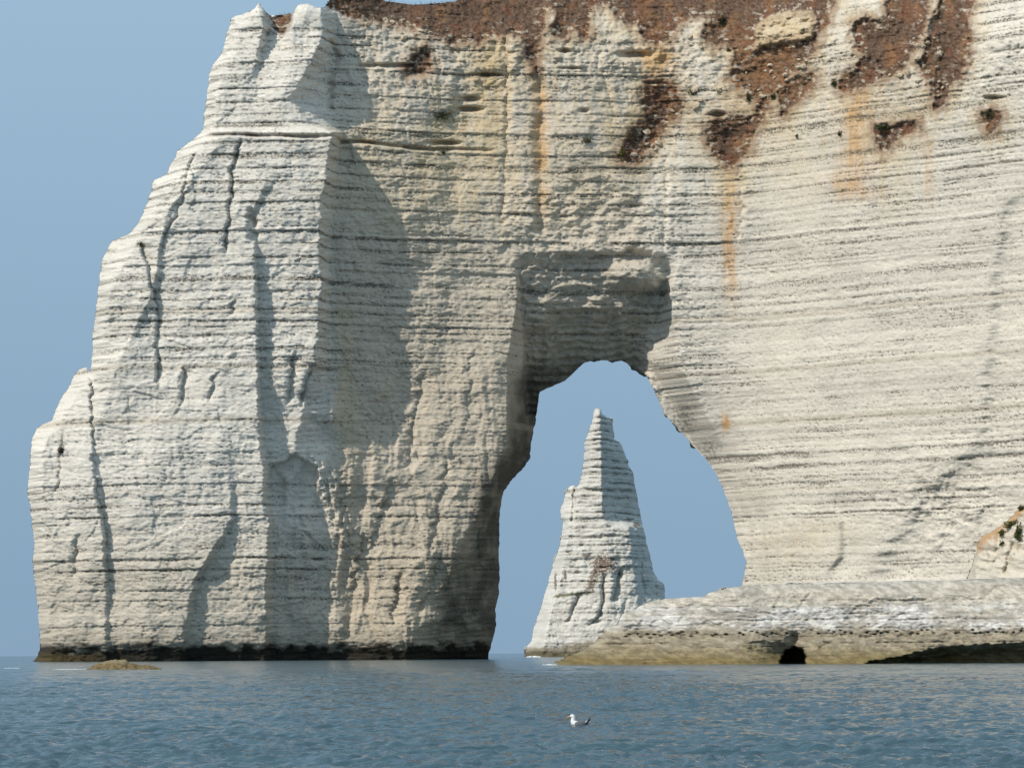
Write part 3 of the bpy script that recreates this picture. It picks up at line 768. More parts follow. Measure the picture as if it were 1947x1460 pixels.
    for (cx, cy, rx, ry, k_, cc) in [(1412, 195, 60, 45, 0.75, (0.40, 0.275, 0.16)), (1258, 112, 34, 42, 0.8, (0.50, 0.29, 0.12)), (1715, 200, 55, 38, 0.6, (0.40, 0.31, 0.19)), (925, 130, 38, 70, 0.65, (0.53, 0.38, 0.19)),
                               (1013, 110, 12, 45, 0.8, (0.30, 0.17, 0.09)), (1310, 230, 45, 45, 0.45, (0.45, 0.35, 0.22)), (1500, 110, 50, 40, 0.6, (0.40, 0.26, 0.14))]:
        q = np.exp(-((px-cx)/rx)**2-((py-cy)/ry)**2)*np.clip(0.85+1.0*fbm(px/22, py/14, 4, 254, 0.6), 0, 1.4)
        col = mix(col, np.array(cc), np.clip(k_*q, 0, 0.85))
    nearsoil = sst(55, 4, so)*(0.35+0.65*sst(-0.2, 0.3, fbm(px/25, py/40, 3, 250)))*sst(860, 960, px)
    col = mix(col, YELL, 0.60*nearsoil)
    col = mix(col, np.array([0.27, 0.17, 0.10]), 0.75*sst(22, 0, so+10*fbm(px/11, py/16, 4, 251, 0.65))*sst(640, 700, px))
    orange = sst(0.12, 0.40, 0.8*fbm(px/38, py/60, 3, 260)+0.6*np.exp(-((px-1430)/110)**2-((py-150)/90)**2)+0.1*np.exp(-((px-960)/60)**2)+0.2*np.exp(-((px-1240)/40)**2))
    rusty = sst(0.05, 0.35, fbm(px/30, py/40, 3, 261)+0.25*np.exp(-((px-1240)/50)**2-((py-30)/60)**2))
    soilc = BROWN[None, :]*(0.75+0.8*sst(-0.4, 0.5, fbm(px/6, py/5, 4, 262)))[:, None]
    soilc = mix(soilc, RUST, 0.5*rusty)
    soilc = mix(soilc, np.array([0.31, 0.165, 0.075]), 0.55*orange*sst(-0.5, 0.2, fbm(px/9, py/7, 3, 263)))
    chips = sst(0.22, 0.34, fbm(s/1.3, zz/0.8, 4, 264, 0.6))*sst(-34, -2, so)
    soilc = mix(soilc, np.array([0.56, 0.48, 0.37]), 0.8*chips)
    col = col*(1-soil[:, None]) + soilc*soil[:, None]
    yb = sst(3, -3, YBLOCK(px, py)); yb = yb*(0.6+0.8*fbm(px/14, py/7, 3, 265))
    col = mix(col, np.array([0.53, 0.40, 0.24]), np.clip(0.6*yb, 0, 0.7))
    # grey lichen patches
    for (cx, cy, rx, ry, k_) in [(1300, 795, 22, 30, 0.7), (1350, 855, 25, 25, 0.45), (842, 215, 22, 14, 0.5), (117, 850, 6, 16, 0.8), (1250, 690, 20, 15, 0.3)]:
        q = np.exp(-(((px-cx)/rx)**2+((py-cy)/ry)**2))
        col = mix(col, LICHEN, np.clip(k_*q*(0.6+1.2*sst(-0.2, 0.3, fbm(px/6, py/5, 3, 270))), 0, 0.85))
    # weed and black lichen at the tide line
    zl = Z + 1.5*fbm(s/4.0, Z/2.0, 5, 280, 0.6)
    wet = sst(2.9, 1.7, zl)*(1-sst(1000, 1100, px))
    col = mix(col, np.array([0.30, 0.26, 0.20]), 0.6*sst(5.5, 3.0, zl)*(1-sst(1000, 1100, px)))
    col = mix(col, ALGAE, 0.96*wet)
    ol = wet*sst(250, 90, px)*sst(1.9, 0.4, Z+0.4*fbm(s, Z, 2, 281))
    col = mix(col, np.array([0.085, 0.062, 0.025]), 0.8*ol)
    dense = sst(-0.2, 0.25, fbm(s/11.0, zz/1.6, 3, 225))
    spb = sst(-0.1, 0.7, tint2+0.5*fbm(s/7.0, zz, 3, 226))
    flint = np.clip(0.85*sm + 0.12*dense*patch + 0.10*spb*patch + 0.04 + 0.80*lay + 0.30*nod, 0, 1.15)*(1-soil)*(1-wet) - 0.6*np.maximum(soil, wet)
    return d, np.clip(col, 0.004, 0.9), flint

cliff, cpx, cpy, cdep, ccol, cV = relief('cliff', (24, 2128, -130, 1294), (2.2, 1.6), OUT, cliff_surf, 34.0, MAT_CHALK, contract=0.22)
tag(cliff, 'pale banded chalk headland pierced by a tall sea arch', kind='structure')
def on_cliff(px, py):
    k = int(np.argmin((cpx-px)**2+(cpy-py)**2))
    return Vector(cV[k]), float(cdep[k])

# ------------------------------------------------------------------ the rock needle seen through the arch
NSIL = [(996, 1262), (998, 1243), (1002, 1228), (1011, 1217), (1014, 1195), (1025, 1163), (1036, 1128), (1046, 1092), (1053, 1067), (1064, 1038), (1067, 1021), (1070, 992), (1066, 983), (1066, 964), (1071, 953), (1075, 935),
 (1085, 922), (1092, 923), (1094, 929), (1100, 921), (1107, 900), (1110, 875), (1112, 839), (1117, 825), (1125, 803), (1129, 786), (1129, 778), (1135, 775), (1142, 778), (1144, 787), (1153, 793), (1163, 796), (1166, 814), (1169, 835),
 (1178, 841), (1185, 853), (1194, 882), (1203, 896), (1207, 921), (1214, 957), (1219, 985), (1224, 1006), (1230, 1035), (1237, 1060), (1242, 1085), (1249, 1099), (1262, 1110), (1264, 1120), (1264, 1137), (1275, 1180), (1292, 1262)]
NOUT = densify(NSIL, 3, 0.9, 7)
NROWS = [
 (770, [(1122, 726), (1133, 721), (1141, 720.5), (1150, 722), (1172, 727)]),
 (830, [(1108, 726), (1126, 719.5), (1143, 719), (1155, 721.5), (1174, 728)]),
 (900, [(1098, 726), (1122, 718), (1143, 717), (1165, 722), (1210, 731)]),
 (984, [(1056, 727), (1084, 717), (1146, 715), (1175, 721), (1226, 732)]),
 (1002, [(1054, 727), (1082, 716.5), (1150, 714.5), (1196, 715.5), (1230, 725)]),
 (1100, [(1034, 726), (1066, 715), (1160, 712.5), (1205, 714.5), (1256, 723)]),
 (1170, [(1014, 726), (1046, 713.5), (1150, 711.5), (1215, 713.5), (1275, 722)]),
 (1265, [(985, 724), (1026, 711), (1150, 709.5), (1230, 711.5), (1300, 720)])]
def needle_surf(px, py, sd):
    d = loft(NROWS, px, py)
    base = d.copy()
    X, _, Z = to_world(px, py, base)
    s = X + 0.6*base
    d = d + 1.6*(1-np.clip(-sd/9, 0, 1))**2
    V = lambda pl, a, w, **k: vstroke(px, py, pl, a, w, **k)
    d = d + V([(1092, 924), (1091, 960), (1086, 995)], 2.2, 3, seed=1, wob=1, fade=8)
    d = d + V([(1175, 1078), (1172, 1110), (1163, 1146)], 0.3, 3, step=2.2, L=14, seed=2, wob=1.5, fade=8)
    d = d + V([(1146, 1090), (1145, 1140), (1141, 1168), (1120, 1190)], 0.6, 3, step=2.0, L=12, seed=3, wob=1.5, fade=8)
    d = d + V([(1098, 1128), (1088, 1160), (1075, 1186)], 0.5, 3, step=1.4, L=10, seed=4, wob=1.5, fade=8)
    d = d + V([(1220, 1035), (1219, 1090), (1228, 1145)], 1.0, 3, seed=5, wob=1.5)
    d = d + V([(1240, 1080), (1246, 1110), (1250, 1150)], 1.0, 3, seed=6, wob=1.5)
    d = d + V([(1196, 1130), (1184, 1160), (1178, 1200)], 0.8, 3, seed=7, wob=1.5)
    d = d + V([(1143, 790), (1146, 900), (1150, 990)], 0.2, 4, step=0.8, L=20, seed=8, wob=2.5)
    d = d + 0.9*fbm(s/7, Z/10, 3, 300) - 0.5*ridged(s/3.2, Z/14, 3, 301)*sst(980, 1080, py)
    zz = Z + 0.3*fbm(s/8, Z/9, 3, 302) + 0.15*fbm(s/1.6, Z/1.4, 2, 303)
    up = sst(1110, 930, py)
    seam = zt(SEAM, zz*0.95+7)*(0.5+0.5*up) + 0.5*zt(SEAM2, zz+7)
    bulge = zt(BULGE, zz*0.95+7)
    cont = sst(-0.35, 0.15, fbm(s/4, zz*1.4, 3, 304))
    sm = np.clip(seam*(0.3+0.7*cont), 0, 1)*(1-0.6*sst(1130, 1180, py))
    nlay = np.clip(zt(LAYER, zz*0.95+7)*(0.45+0.55*up)*np.clip(0.7+0.9*fbm(s/4, zz, 3, 312), 0.1, 1.1), 0, 1)*(1-0.7*sst(1130, 1180, py))
    d = d - (0.12+0.40*up)*bulge + 0.55*sm + 0.45*nlay
    f1, f2, cid = cell(s/1.7, zz/1.0, 305)
    d = d + (cid-0.5)*0.32 + 0.26*fbm(s/2.0, Z/1.6, 4, 306, 0.6) + 0.2*fbm(s/0.6, Z/0.5, 2, 307)
    col = np.tile(np.array([[0.64, 0.61, 0.55]]), (len(px), 1))*(1+0.05*zt(TINT, zz))[:, None]
    col = mix(col, GREY, 0.25*sst(-0.1, 0.4, fbm(s/4, Z/3, 4, 308)))
    spk = sst(-0.05, 0.25, fbm(s/0.7, Z/0.4, 3, 309, 0.7))
    col = mix(col, FLINT, np.clip(sm*(0.2+0.8*spk), 0, 0.8))
    col = mix(col, np.array([0.46, 0.43, 0.38]), 0.22*up)
    col = mix(col, GREY, 0.35*nlay)
    # brown soil pockets and a green ledge
    rag = 1.1*fbm(px/5, py/4, 4, 310, 0.65)
    q = np.exp(-((px-1148)/22)**2-((py-1072)/16)**2)+0.8*np.exp(-((px-1128+0.35*(py-1100))/9)**2-((py-1105)/22)**2)
    col = mix(col, np.array([0.13, 0.075, 0.045]), 0.85*sst(0.25, 0.55, q+rag*sst(0.05, 0.4, q)))
    q = np.exp(-(np.abs(py-(1128-0.12*(px-1100)))/3.5)**2)*sst(1045, 1060, px)*(1-sst(1120, 1140, px))
    col = mix(col, np.array([0.10, 0.10, 0.035]), 0.85*sst(0.4, 0.7, q+0.6*rag*sst(0.05, 0.5, q)))
    for (cx, cy, rx, ry) in [(1075, 1093, 3, 10), (1056, 1105, 3, 18), (1098, 1086, 8, 3), (1115, 1056, 9, 2.5), (1196, 987, 10, 3), (1210, 998, 8, 5)]:
        q = np.exp(-((px-cx)/rx)**2-((py-cy)/ry)**2)
        col = mix(col, np.array([0.11, 0.075, 0.045]), 0.8*sst(0.3, 0.6, q+0.6*rag*sst(0.05, 0.5, q)))
    zl = Z+0.8*fbm(s/3, Z/2, 3, 311)
    col = mix(col, np.array([0.22, 0.19, 0.13]), 0.9*sst(2.9, 1.9, zl+1.2*sst(1120, 1060, px)-1.0))
    col = mix(col, np.array([0.10, 0.085, 0.05]), 0.85*sst(1.4, 0.6, zl))
    return d, np.clip(col, 0.004, 0.9), np.clip(0.8*sm+0.08+0.6*nlay, 0, 1.0)*(1-sst(1215, 1225, py))
needle, npx, npy, ndep, ncol, nV = relief('sea_stack', (990, 1300, 768, 1262), (1.7, 1.6), NOUT, needle_surf, 9.0, MAT_NEEDLE, contract=0.35)
tag(needle, 'tall pointed white chalk needle rising from the sea behind the arch', 'sea stack')

# ------------------------------------------------------------------ low ledge in front of the right-hand wall
LSIL = [(1040, 1284), (1052, 1268), (1064, 1258), (1077, 1248), (1108, 1237), (1124, 1225), (1136, 1214), (1148, 1203), (1147, 1195), (1160, 1190), (1174, 1188), (1178, 1176), (1183, 1167), (1205, 1159), (1214, 1153), (1235, 1144), (1266, 1138),
 (1300, 1136), (1337, 1134), (1346, 1127), (1384, 1118), (1417, 1112), (1480, 1110), (1545, 1109), (1660, 1106), (1800, 1103), (1947, 1098), (2140, 1092)]
LOUT = np.concatenate([densify(LSIL, 4, 1.3, 12, False), [(2140, 1092), (2140, 1290), (1040, 1290)]])
GROT = coarse([(1482, 1300), (1484, 1250), (1495, 1236), (1508, 1228), (1524, 1233), (1533, 1245), (1536, 1300)], 3.0, 70, 3)
UNDER = coarse([(1610, 1300), (1632, 1262), (1687, 1252), (1741, 1239), (1794, 1229), (1848, 1226), (1947, 1219), (2150, 1205), (2150, 1300)], 1.2, 71, 4)
def ledge_surf(px, py, sd):
    d = np.interp(px, [1040, 1180, 1400, 1700, 1947, 2140], [283, 279, 274, 271, 268, 265])
    # profile: sloping weedy skirt, notch, overhanging chalk course, top lying back
    up = (1265-py)
    d = d + np.interp(up, [-30, 0, 25, 55, 68, 72, 80, 110, 135, 165, 190], [-1.5, 0, 1.5, 2.35, 2.5, 2.55, 2.6, 3.0, 3.7, 5.5, 8])
    base = d.copy()
    X, _, Z = to_world(px, py, base)
    s = X+0.6*base
    d = d + 1.4*(1-np.clip(-sd/14, 0, 1))**2
    d = d + 0.9*fbm(s/7, Z/4, 3, 400) - 0.3*ridged(s/2.2, Z/2.5, 3, 401)*sst(1150, 1190, py)*0.7
    zz = Z + 0.12*fbm(s/4, Z/3, 3, 402)
    d = d + 0.09*fbm(s/1.2, Z/0.7, 4, 403, 0.6) + 0.12*fbm(s/0.3, Z/0.2, 3, 404, 0.6)
    _, _, lc = cell(s/0.8+0.5*fbm(s, Z, 2, 412), Z/0.5, 413)
    d = d + 0.16*(lc-0.5)
    band = zt(SEAM2, zz*2.2+3)
    d = d + 0.18*band*sst(-0.2, 0.2, fbm(s/2.5, zz*2, 3, 405))
    V = lambda pl, a, w, **k: vstroke(px, py, pl, a, w, **k)
    for i, (xa, ya, xb, yb) in enumerate([(1545, 1118, 1505, 1170), (1490, 1120, 1468, 1165), (1388, 1122, 1372, 1150), (1640, 1145, 1600, 1185), (1216, 1155, 1208, 1180), (1900, 1110, 1830, 1165)]):
        d = d + V([(xa, ya), (xb, yb)], 0.08, 3, seed=i+30, fade=14, step=0.15, L=30, soft=4, wob=2)
    g = GROT(px, py) + 3.5*fbm(px/10, py/9, 3, 420); u = UNDER(px, py) + 5*fbm(px/16, py/10, 4, 421)
    d = d + 7.0*sst(1.0, -5.0, g) + np.minimum(np.maximum(-u, 0)*0.16, 3.2)*sst(0.5, -2.5, u) + 0.9*sst(0.5, -2.5, u)
    d = d + 2.4*np.exp(-((px-1492)/34)**2-((py-1245)/26)**2) + 1.0*np.exp(-((px-1512)/10)**2-((py-1214)/14)**2)
    zl = py + 11*fbm(s/2.5, Z/1.5, 4, 406)
    col = np.tile(np.array([[0.46, 0.415, 0.34]]), (len(px), 1))
    col = mix(col, np.array([0.60, 0.585, 0.56]), 0.65*sst(1140, 1160, zl)*(1-sst(1190, 1202, zl))*sst(-0.40, 0.15, fbm(s/3.0, Z/1.2, 4, 407)+0.2))
    col = mix(col, np.array([0.40, 0.36, 0.30]), 0.75*sst(0.05, 0.25, fbm(s/3.5+9, Z/1.6, 4, 408))*(1-sst(1192, 1198, zl)))
    col = mix(col, np.array([0.27, 0.225, 0.155]), 0.85*sst(1186, 1206, zl))
    col = mix(col, np.array([0.215, 0.172, 0.095]), 0.85*sst(1222, 1240, zl))
    col = mix(col, np.array([0.175, 0.132, 0.055]), 0.85*sst(1240, 1256, zl))
    n1, _, nid = cell(s/0.45, Z/0.32, 409)
    hole = sst(0.34, 0.2, n1)*(nid < 0.55)*np.exp(-((py-(1208-0.012*(px-1200)))/7)**2)
    d = d + 0.25*hole
    col = mix(col, np.array([0.05, 0.045, 0.035]), 0.85*hole)
    col = mix(col, FLINT, 0.45*np.clip(band, 0, 1)*sst(0.0, 0.3, fbm(s/0.4, Z/0.2, 3, 410))*sst(1195, 1185, py))
    col = col*(0.86+0.5*sst(-0.4, 0.5, fbm(s/0.8, Z/0.5, 4, 411, 0.7)))[:, None]*0.95
    return d, np.clip(col, 0.004, 0.9), 0.35*band*sst(1200, 1190, py)-0.3*sst(1190, 1200, py)
ledge, lpx, lpy, ldep, lcol, lV = relief('rock_ledge', (1038, 2140, 1088, 1288), (2.2, 1.5), LOUT, ledge_surf, 45.0, MAT_LEDGE, contract=0.03)
tag(ledge, 'long low chalk ledge with a white band and weed-covered foot in front of the wall', 'ledge')

# ------------------------------------------------------------------ small buttress at the right edge
BSIL = [(1832, 1125), (1840, 1098), (1848, 1075), (1855, 1048), (1861, 1027), (1868, 1019), (1890, 1008), (1910, 994), (1928, 976), (1947, 958), (1975, 930), (2010, 905), (2100, 880), (2130, 900), (2130, 1125)]
BOUT = densify(BSIL, 4, 1.4, 15)
def butt_surf(px, py, sd):
    d = np.interp(px, [1830, 1855, 1947, 2130], [412, 404, 398, 392]) + np.maximum(1100-py, 0)*0.035
    X, _, Z = to_world(px, py, d)
    s = X+0.6*d
    d = d + 2*(1-np.clip(-sd/16, 0, 1))**2
    d = d - 1.4*ridged(s/2.6, Z/7, 3, 500) + 0.7*fbm(s/2, Z/2, 4, 501, 0.6) + 0.15*fbm(s/0.4, Z/0.4, 3, 502)
    d = d + vstroke(px, py, [(1925, 1030), (1920, 1060), (1915, 1095)], 0.8, 4, seed=3, fade=6) + vstroke(px, py, [(1897, 1040), (1893, 1060), (1886, 1085)], 0.6, 3, seed=5, fade=6)
    col = np.tile(np.array([[0.57, 0.51, 0.41]]), (len(px), 1))
    col = mix(col, GREY, 0.4*sst(0, 0.4, fbm(s/1.5, Z/1.5, 4, 503)))
    edge = -sd
    col = mix(col, np.array([0.40, 0.22, 0.09]), 0.8*sst(20, 6, edge+14*fbm(px/9, py/9, 3, 504))*sst(1060, 1035, py))
    col = mix(col, np.array([0.33, 0.24, 0.16]), 0.7*sst(0.15, 0.35, fbm(px/12, py/12, 3, 505))*sst(1085, 1050, py))
    return d, np.clip(col, 0.01, 0.9), np.zeros(len(px))
butt, bpx, bpy_, bdep, bcol, bV = relief('rock_buttress', (1828, 2132, 876, 1126), (2.2, 1.9), BOUT, butt_surf, 16.0, MAT_CHALK, contract=0.3)
tag(butt, 'short cream chalk buttress with green tufts on top at the right edge', 'rock')

# ------------------------------------------------------------------ concrete footway along the top of the ledge
def sweep_box(name, pts, w, h, mat):
    V = []; Fq = []
    n = len(pts)
    for i, p in enumerate(pts):
        for dy_, dz in ((-w/2, 0), (w/2, 0), (w/2, h), (-w/2, h)):
            V.append((p[0], p[1]+dy_, p[2]+dz))
        if i:
            a = (i-1)*4; b = i*4
            for k in range(4):
                Fq.append((a+k, a+(k+1) % 4, b+(k+1) % 4, b+k))
    Fq.append((0, 1, 2, 3)); e = (n-1)*4; Fq.append((e, e+3, e+2, e+1))
    return mesh_from(name, np.array(V), np.array(Fq), None, None, mat)
MAT_CONC = plain('pale_concrete', (0.62, 0.60, 0.55), 0.85, 0.12, 2.0, 0.2)
pp = []
for x in np.arange(1540, 2135, 12):
    y = np.interp(x, [1540, 1660, 1800, 1947, 2140], [1110.5, 1108, 1105, 1099.5, 1093.5])
    dd = 279.5-(x-1540)*0.006
    pp.append(to_world(x, y-0.5+0.9*math.sin(x*0.05), dd))
path = sweep_box('path', pp, 1.4, 0.10, MAT_CONC)
tag(path, 'narrow pale concrete footway along the top of the low ledge', kind='structure')

# ------------------------------------------------------------------ weed-covered rock awash
def awash_rock():
    x0, _, _ = to_world(232, 1272, 240.0)
    nx_, ny_ = 150, 60
    u = np.linspace(-1, 1, nx_); v = np.linspace(-1, 1, ny_)
    U, W = np.meshgrid(u, v)
    x = x0+U*3.0; y = 241+W*2.2
    prof = np.interp(U, [-1, -0.9, -0.65, -0.45, -0.3, 0.05, 0.15, 0.4, 0.75, 0.95, 1], [-0.25, 0.02, 0.42, 0.62, 0.70, 0.72, 0.48, 0.32, 0.2, 0.05, -0.25])
    z = (prof+0.28)*(1-np.abs(W)**2.2) - 0.28
    z = z + 0.10*fbm(x/0.7, y/0.7, 4, 600, 0.6) + 0.05*fbm(x/0.16, y/0.16, 2, 601)
    edge = np.maximum(np.abs(U), np.abs(W)) > 0.999
    z = np.where(edge, -0.9, z)
    V = np.stack([x, y, z], -1).reshape(-1, 3)
    i, j = np.meshgrid(np.arange(ny_-1), np.arange(nx_-1), indexing='ij')
    a = (i*nx_+j).ravel()
    q = np.stack([a, a+1, a+nx_+1, a+nx_], 1)
    bnd = np.concatenate([np.arange(nx_), np.arange(1, ny_)*nx_+nx_-1, (ny_-1)*nx_+np.arange(nx_-2, -1, -1), np.arange(ny_-2, 0, -1)*nx_])
    c = np.tile(np.array([[0.165, 0.120, 0.058]]), (len(V), 1))*(0.7+0.7*sst(-0.4, 0.4, fbm(V[:, 0]/0.3, V[:, 1]/0.3, 3, 602)))[:, None]
    c = mix(c, np.array([0.30, 0.25, 0.15]), 0.6*sst(0.35, 0.6, V[:, 2]))
    o = mesh_from('low_rock', V, q, bnd[::-1], c, MAT_LEDGE, np.full(len(V), -0.4))
    tag(o, 'low yellow-brown weedy rock awash in front of the left buttress', 'rock')
awash_rock()

# ------------------------------------------------------------------ loose stones bedded in the brown gullies (pieces of the cliff)
def stone_mesh(seed):
    rng = np.random.default_rng(seed)
    phi = (1+5**0.5)/2
    v = np.array([(-1, phi, 0), (1, phi, 0), (-1, -phi, 0), (1, -phi, 0), (0, -1, phi), (0, 1, phi), (0, -1, -phi), (0, 1, -phi), (phi, 0, -1), (phi, 0, 1), (-phi, 0, -1), (-phi, 0, 1)])/1.9
    f = [(0, 11, 5), (0, 5, 1), (0, 1, 7), (0, 7, 10), (0, 10, 11), (1, 5, 9), (5, 11, 4), (11, 10, 2), (10, 7, 6), (7, 1, 8), (3, 9, 4), (3, 4, 2), (3, 2, 6), (3, 6, 8), (3, 8, 9), (4, 9, 5), (2, 4, 11), (6, 2, 10), (8, 6, 7), (9, 8, 1)]
    v = v*(1+rng.uniform(-0.28, 0.28, (12, 1)))*np.array([1.15, 0.9, 0.75])
    me = bpy.data.meshes.new('boulder'); me.from_pydata(v.tolist(), [], f); me.update()
    return me
MAT_STONE = plain('loose_chalk', (0.47, 0.38, 0.27), 0.9, 0.2, 1.2, 0.4)
STONES = [stone_mesh(i) for i in range(7)]
for me in STONES: me.materials.append(MAT_STONE)
stone_spots = []
def scatter(cx, cy, rx, ry, n, r0, r1):
    for _ in range((n+1)//2):
        stone_spots.append((random.gauss(cx, rx), random.gauss(cy, ry), random.uniform(r0, r1)))
scatter(1490, 138, 22, 12, 16, 3.5, 7); scatter(1525, 130, 10, 14, 8, 4, 8); scatter(1440, 145, 25, 10, 10, 3, 6)
scatter(1775, 95, 18, 25, 14, 4, 9); scatter(1755, 130, 14, 10, 10, 4, 8); scatter(1700, 143, 18, 5, 8, 3, 7); scatter(1790, 165, 12, 18, 8, 4, 8)
scatter(1240, 250, 14, 28, 12, 4, 9); scatter(1215, 275, 15, 15, 8, 3, 6); scatter(1340, 190, 20, 12, 8, 5, 9); scatter(1395, 190, 22, 15, 10, 4, 9)
scatter(1735, 50, 12, 30, 6, 4, 8); scatter(1310, 90, 10, 10, 5, 4, 7); scatter(790, 62, 22, 6, 8, 4, 8); scatter(715, 42, 16, 4, 6, 4, 8)
for (x, y, r) in stone_spots:
    P, dd = on_cliff(x, y)
    o = bpy.data.objects.new('boulder', random.choice(STONES)); COL.objects.link(o)
    k = r*dd/F
    o.location = (P.x, P.y-0.15*k, P.z); o.scale = (k, k, k)
    o.rotation_euler = (random.uniform(-0.4, 0.4), random.uniform(-0.4, 0.4), random.uniform(0, 6.28))
    o.parent = cliff

# ------------------------------------------------------------------ plants
def leaf_material(name):
    m, nt, b = mat_new(name)
    at = nt.nodes.new('ShaderNodeAttribute'); at.attribute_name = 'albedo'
    n = nt.nodes.new('ShaderNodeTexNoise'); n.inputs['Scale'].default_value = 3.0
    mr = nt.nodes.new('ShaderNodeMapRange'); mr.inputs['To Min'].default_value = 0.7; mr.inputs['To Max'].default_value = 1.3
    nt.links.new(n.outputs['Fac'], mr.inputs['Value'])
    mul = nt.nodes.new('ShaderNodeVectorMath'); mul.operation = 'SCALE'
    nt.links.new(at.outputs['Color'], mul.inputs[0]); nt.links.new(mr.outputs[0], mul.inputs['Scale'])
    nt.links.new(mul.outputs[0], b.inputs['Base Color'])
    b.inputs['Roughness'].default_value = 0.8; b.inputs['Specular IOR Level'].default_value = 0.1
    return m
MAT_LEAF = leaf_material('foliage')
def leaf_quads(C, size, rng, up=0.3):
    n = len(C)
    a = rng.normal(size=(n, 3)); a[:, 2] += up; a /= np.linalg.norm(a, axis=1, keepdims=True)
    b = rng.normal(size=(n, 3)); b = np.cross(a, b); b /= np.linalg.norm(b, axis=1, keepdims=True)
    L = (size*rng.uniform(0.6, 1.4, n))[:, None]; W = L*rng.uniform(0.35, 0.6, n)[:, None]
    return np.stack([C-a*L-b*W*0.3, C-b*W, C+a*L, C+b*W], 1).reshape(-1, 3), np.arange(4*n).reshape(n, 4)

def heath():
    rng = np.random.default_rng(21)
    so = soil_mask(cpx, cpy)
    w = (so < -2) & (cpx < 2000)
    dens = fbm(cpx/20, cpy/20, 3, 700)
    w &= (dens > -0.35) | (cpy < 45)
    idx = np.where(w)[0]
    idx = rng.choice(idx, 34000)
    C = cV[idx] + rng.normal(size=(len(idx), 3))*np.array([0.15, 0.12, 0.15]); C[:, 1] -= rng.uniform(0, 0.5, len(idx)); C[:, 2] += rng.uniform(0, 0.3, len(idx))
    sky_i = np.where((cpy < 22) & (cpx > 622) & (cpx < 900))[0]
    sk = rng.choice(sky_i, 2600); C2 = cV[sk] + rng.normal(size=(len(sk), 3))*np.array([0.2, 0.3, 0.22])
    C = np.concatenate([C, C2])
    V, q = leaf_quads(C, np.full(len(C), 0.085), rng, 0.7)
    pxs = np.concatenate([cpx[idx], cpx[sk]]); pys = np.concatenate([cpy[idx], cpy[sk]])
    t = rng.random(len(C)); big = fbm(pxs/24, pys/18, 3, 701)
    c = np.where((t < 0.45)[:, None], np.array([0.095, 0.062, 0.044]), np.array([0.150, 0.098, 0.066]))
    c = np.where(((t > 0.88) & (big > 0.1))[:, None], np.array([0.060, 0.062, 0.028]), c)
    c = np.where(((t > 0.75) & (big < -0.1))[:, None], np.array([0.22, 0.115, 0.055]), c)
    c = c*(0.8+0.8*sst(-0.4, 0.4, big))[:, None]
    o = mesh_from('heath', V, q, None, np.repeat(c, 4, 0), MAT_LEAF)
    tag(o, 'dry brown heath clothing the gullies and brow of the cliff', 'ground cover', kind='stuff')
heath()

def bush(x, y, rx, ry, label, col, on=on_cliff, n=260, name='bush', lift=0.0):
    rng = np.random.default_rng(int(x*7+y))
    P, dd = on(x, y)
    k = dd/F
    g = rng.normal(size=(n, 3)); g /= np.linalg.norm(g, axis=1, keepdims=True)
    lob = 1+0.35*np.sin(g[:, 0]*4+x)+0.25*np.sin(g[:, 2]*5+y)
    g *= (rng.random((n, 1))**0.45)*lob[:, None]
    C = g*np.array([rx*k, 0.5*(rx+ry)*k*0.7, ry*k])
    V, q = leaf_quads(C, np.full(n, 0.16*(rx+ry)*k*0.5+0.03), rng, 0.4)
    c = np.array(col)[None, :]*rng.uniform(0.55, 1.45, (n, 1))
    o = mesh_from(name, V, q, None, np.repeat(c, 4, 0), MAT_LEAF)
    o.location = (P.x, P.y-0.25*ry*k, P.z+lift)
    tag(o, label, 'bush' if name == 'bush' else 'plant', 'bushes rooted in the chalk' if name == 'bush' else 'tufts on the small buttress')
    return o
GRN = (0.055, 0.065, 0.028); OLV = (0.10, 0.105, 0.04)
bush(1597, 255, 6, 6, 'dark bush left of the wide orange stain on the right wall', GRN)
bush(1516, 258, 5, 3.5, 'small olive bush on the white wall right of the orange gully tip', OLV)
bush(1585, 160, 9, 7, 'green bush at the foot of the tall white rib', GRN)
bush(1680, 243, 20, 4, 'long green tuft lining the small dark notch under the right gully', GRN, n=420)
bush(1878, 217, 11, 7, 'green bush above the small earthy hollow near the right edge', GRN)
bush(840, 221, 14, 9, 'grey-green bush above the yellow stained wall, under the heath', (0.085, 0.09, 0.045))
bush(1318, 176, 9, 7, 'green bush below the cracked cream block', (0.07, 0.075, 0.03))
bush(1385, 97, 7, 5, 'dark bush beside the top of the cracked cream block', GRN)
bush(1115, 268, 10, 5, 'olive bush on the wall below the white tower rib', (0.09, 0.09, 0.035))
bush(1183, 290, 9, 10, 'yellow-green bush at the lower tip of the red gully', (0.12, 0.105, 0.03))
bush(842, 290, 5, 4, 'tiny green bush just under the long bedding notch', GRN)
bush(117, 856, 6, 8, 'dark bush in the crack of the leftmost block', (0.05, 0.05, 0.035))
bush(268, 464, 7, 5, 'olive bush on the shoulder of the left skyline', (0.12, 0.11, 0.04))
bush(1424, 186, 5, 9, 'narrow green bush in the orange gully', GRN)
bush(1470, 183, 7, 6, 'green bush on the left tip of the white rib', GRN)
bush(1372, 42, 10, 12, 'dark green bush high in the heath above the orange gully', (0.045, 0.042, 0.022))
def on_butt(px, py):
    k = int(np.argmin((bpx-px)**2+(bpy_-py)**2))
    return Vector(bV[k]), float(bdep[k])
bush(1922, 997, 13, 8, 'round green tuft on the crest of the small right buttress', (0.075, 0.085, 0.022), on_butt, 420, 'grass_tuft')
bush(1905, 1012, 10, 7, 'left green tuft below the crest of the small right buttress', (0.085, 0.09, 0.025), on_butt, 320, 'grass_tuft')
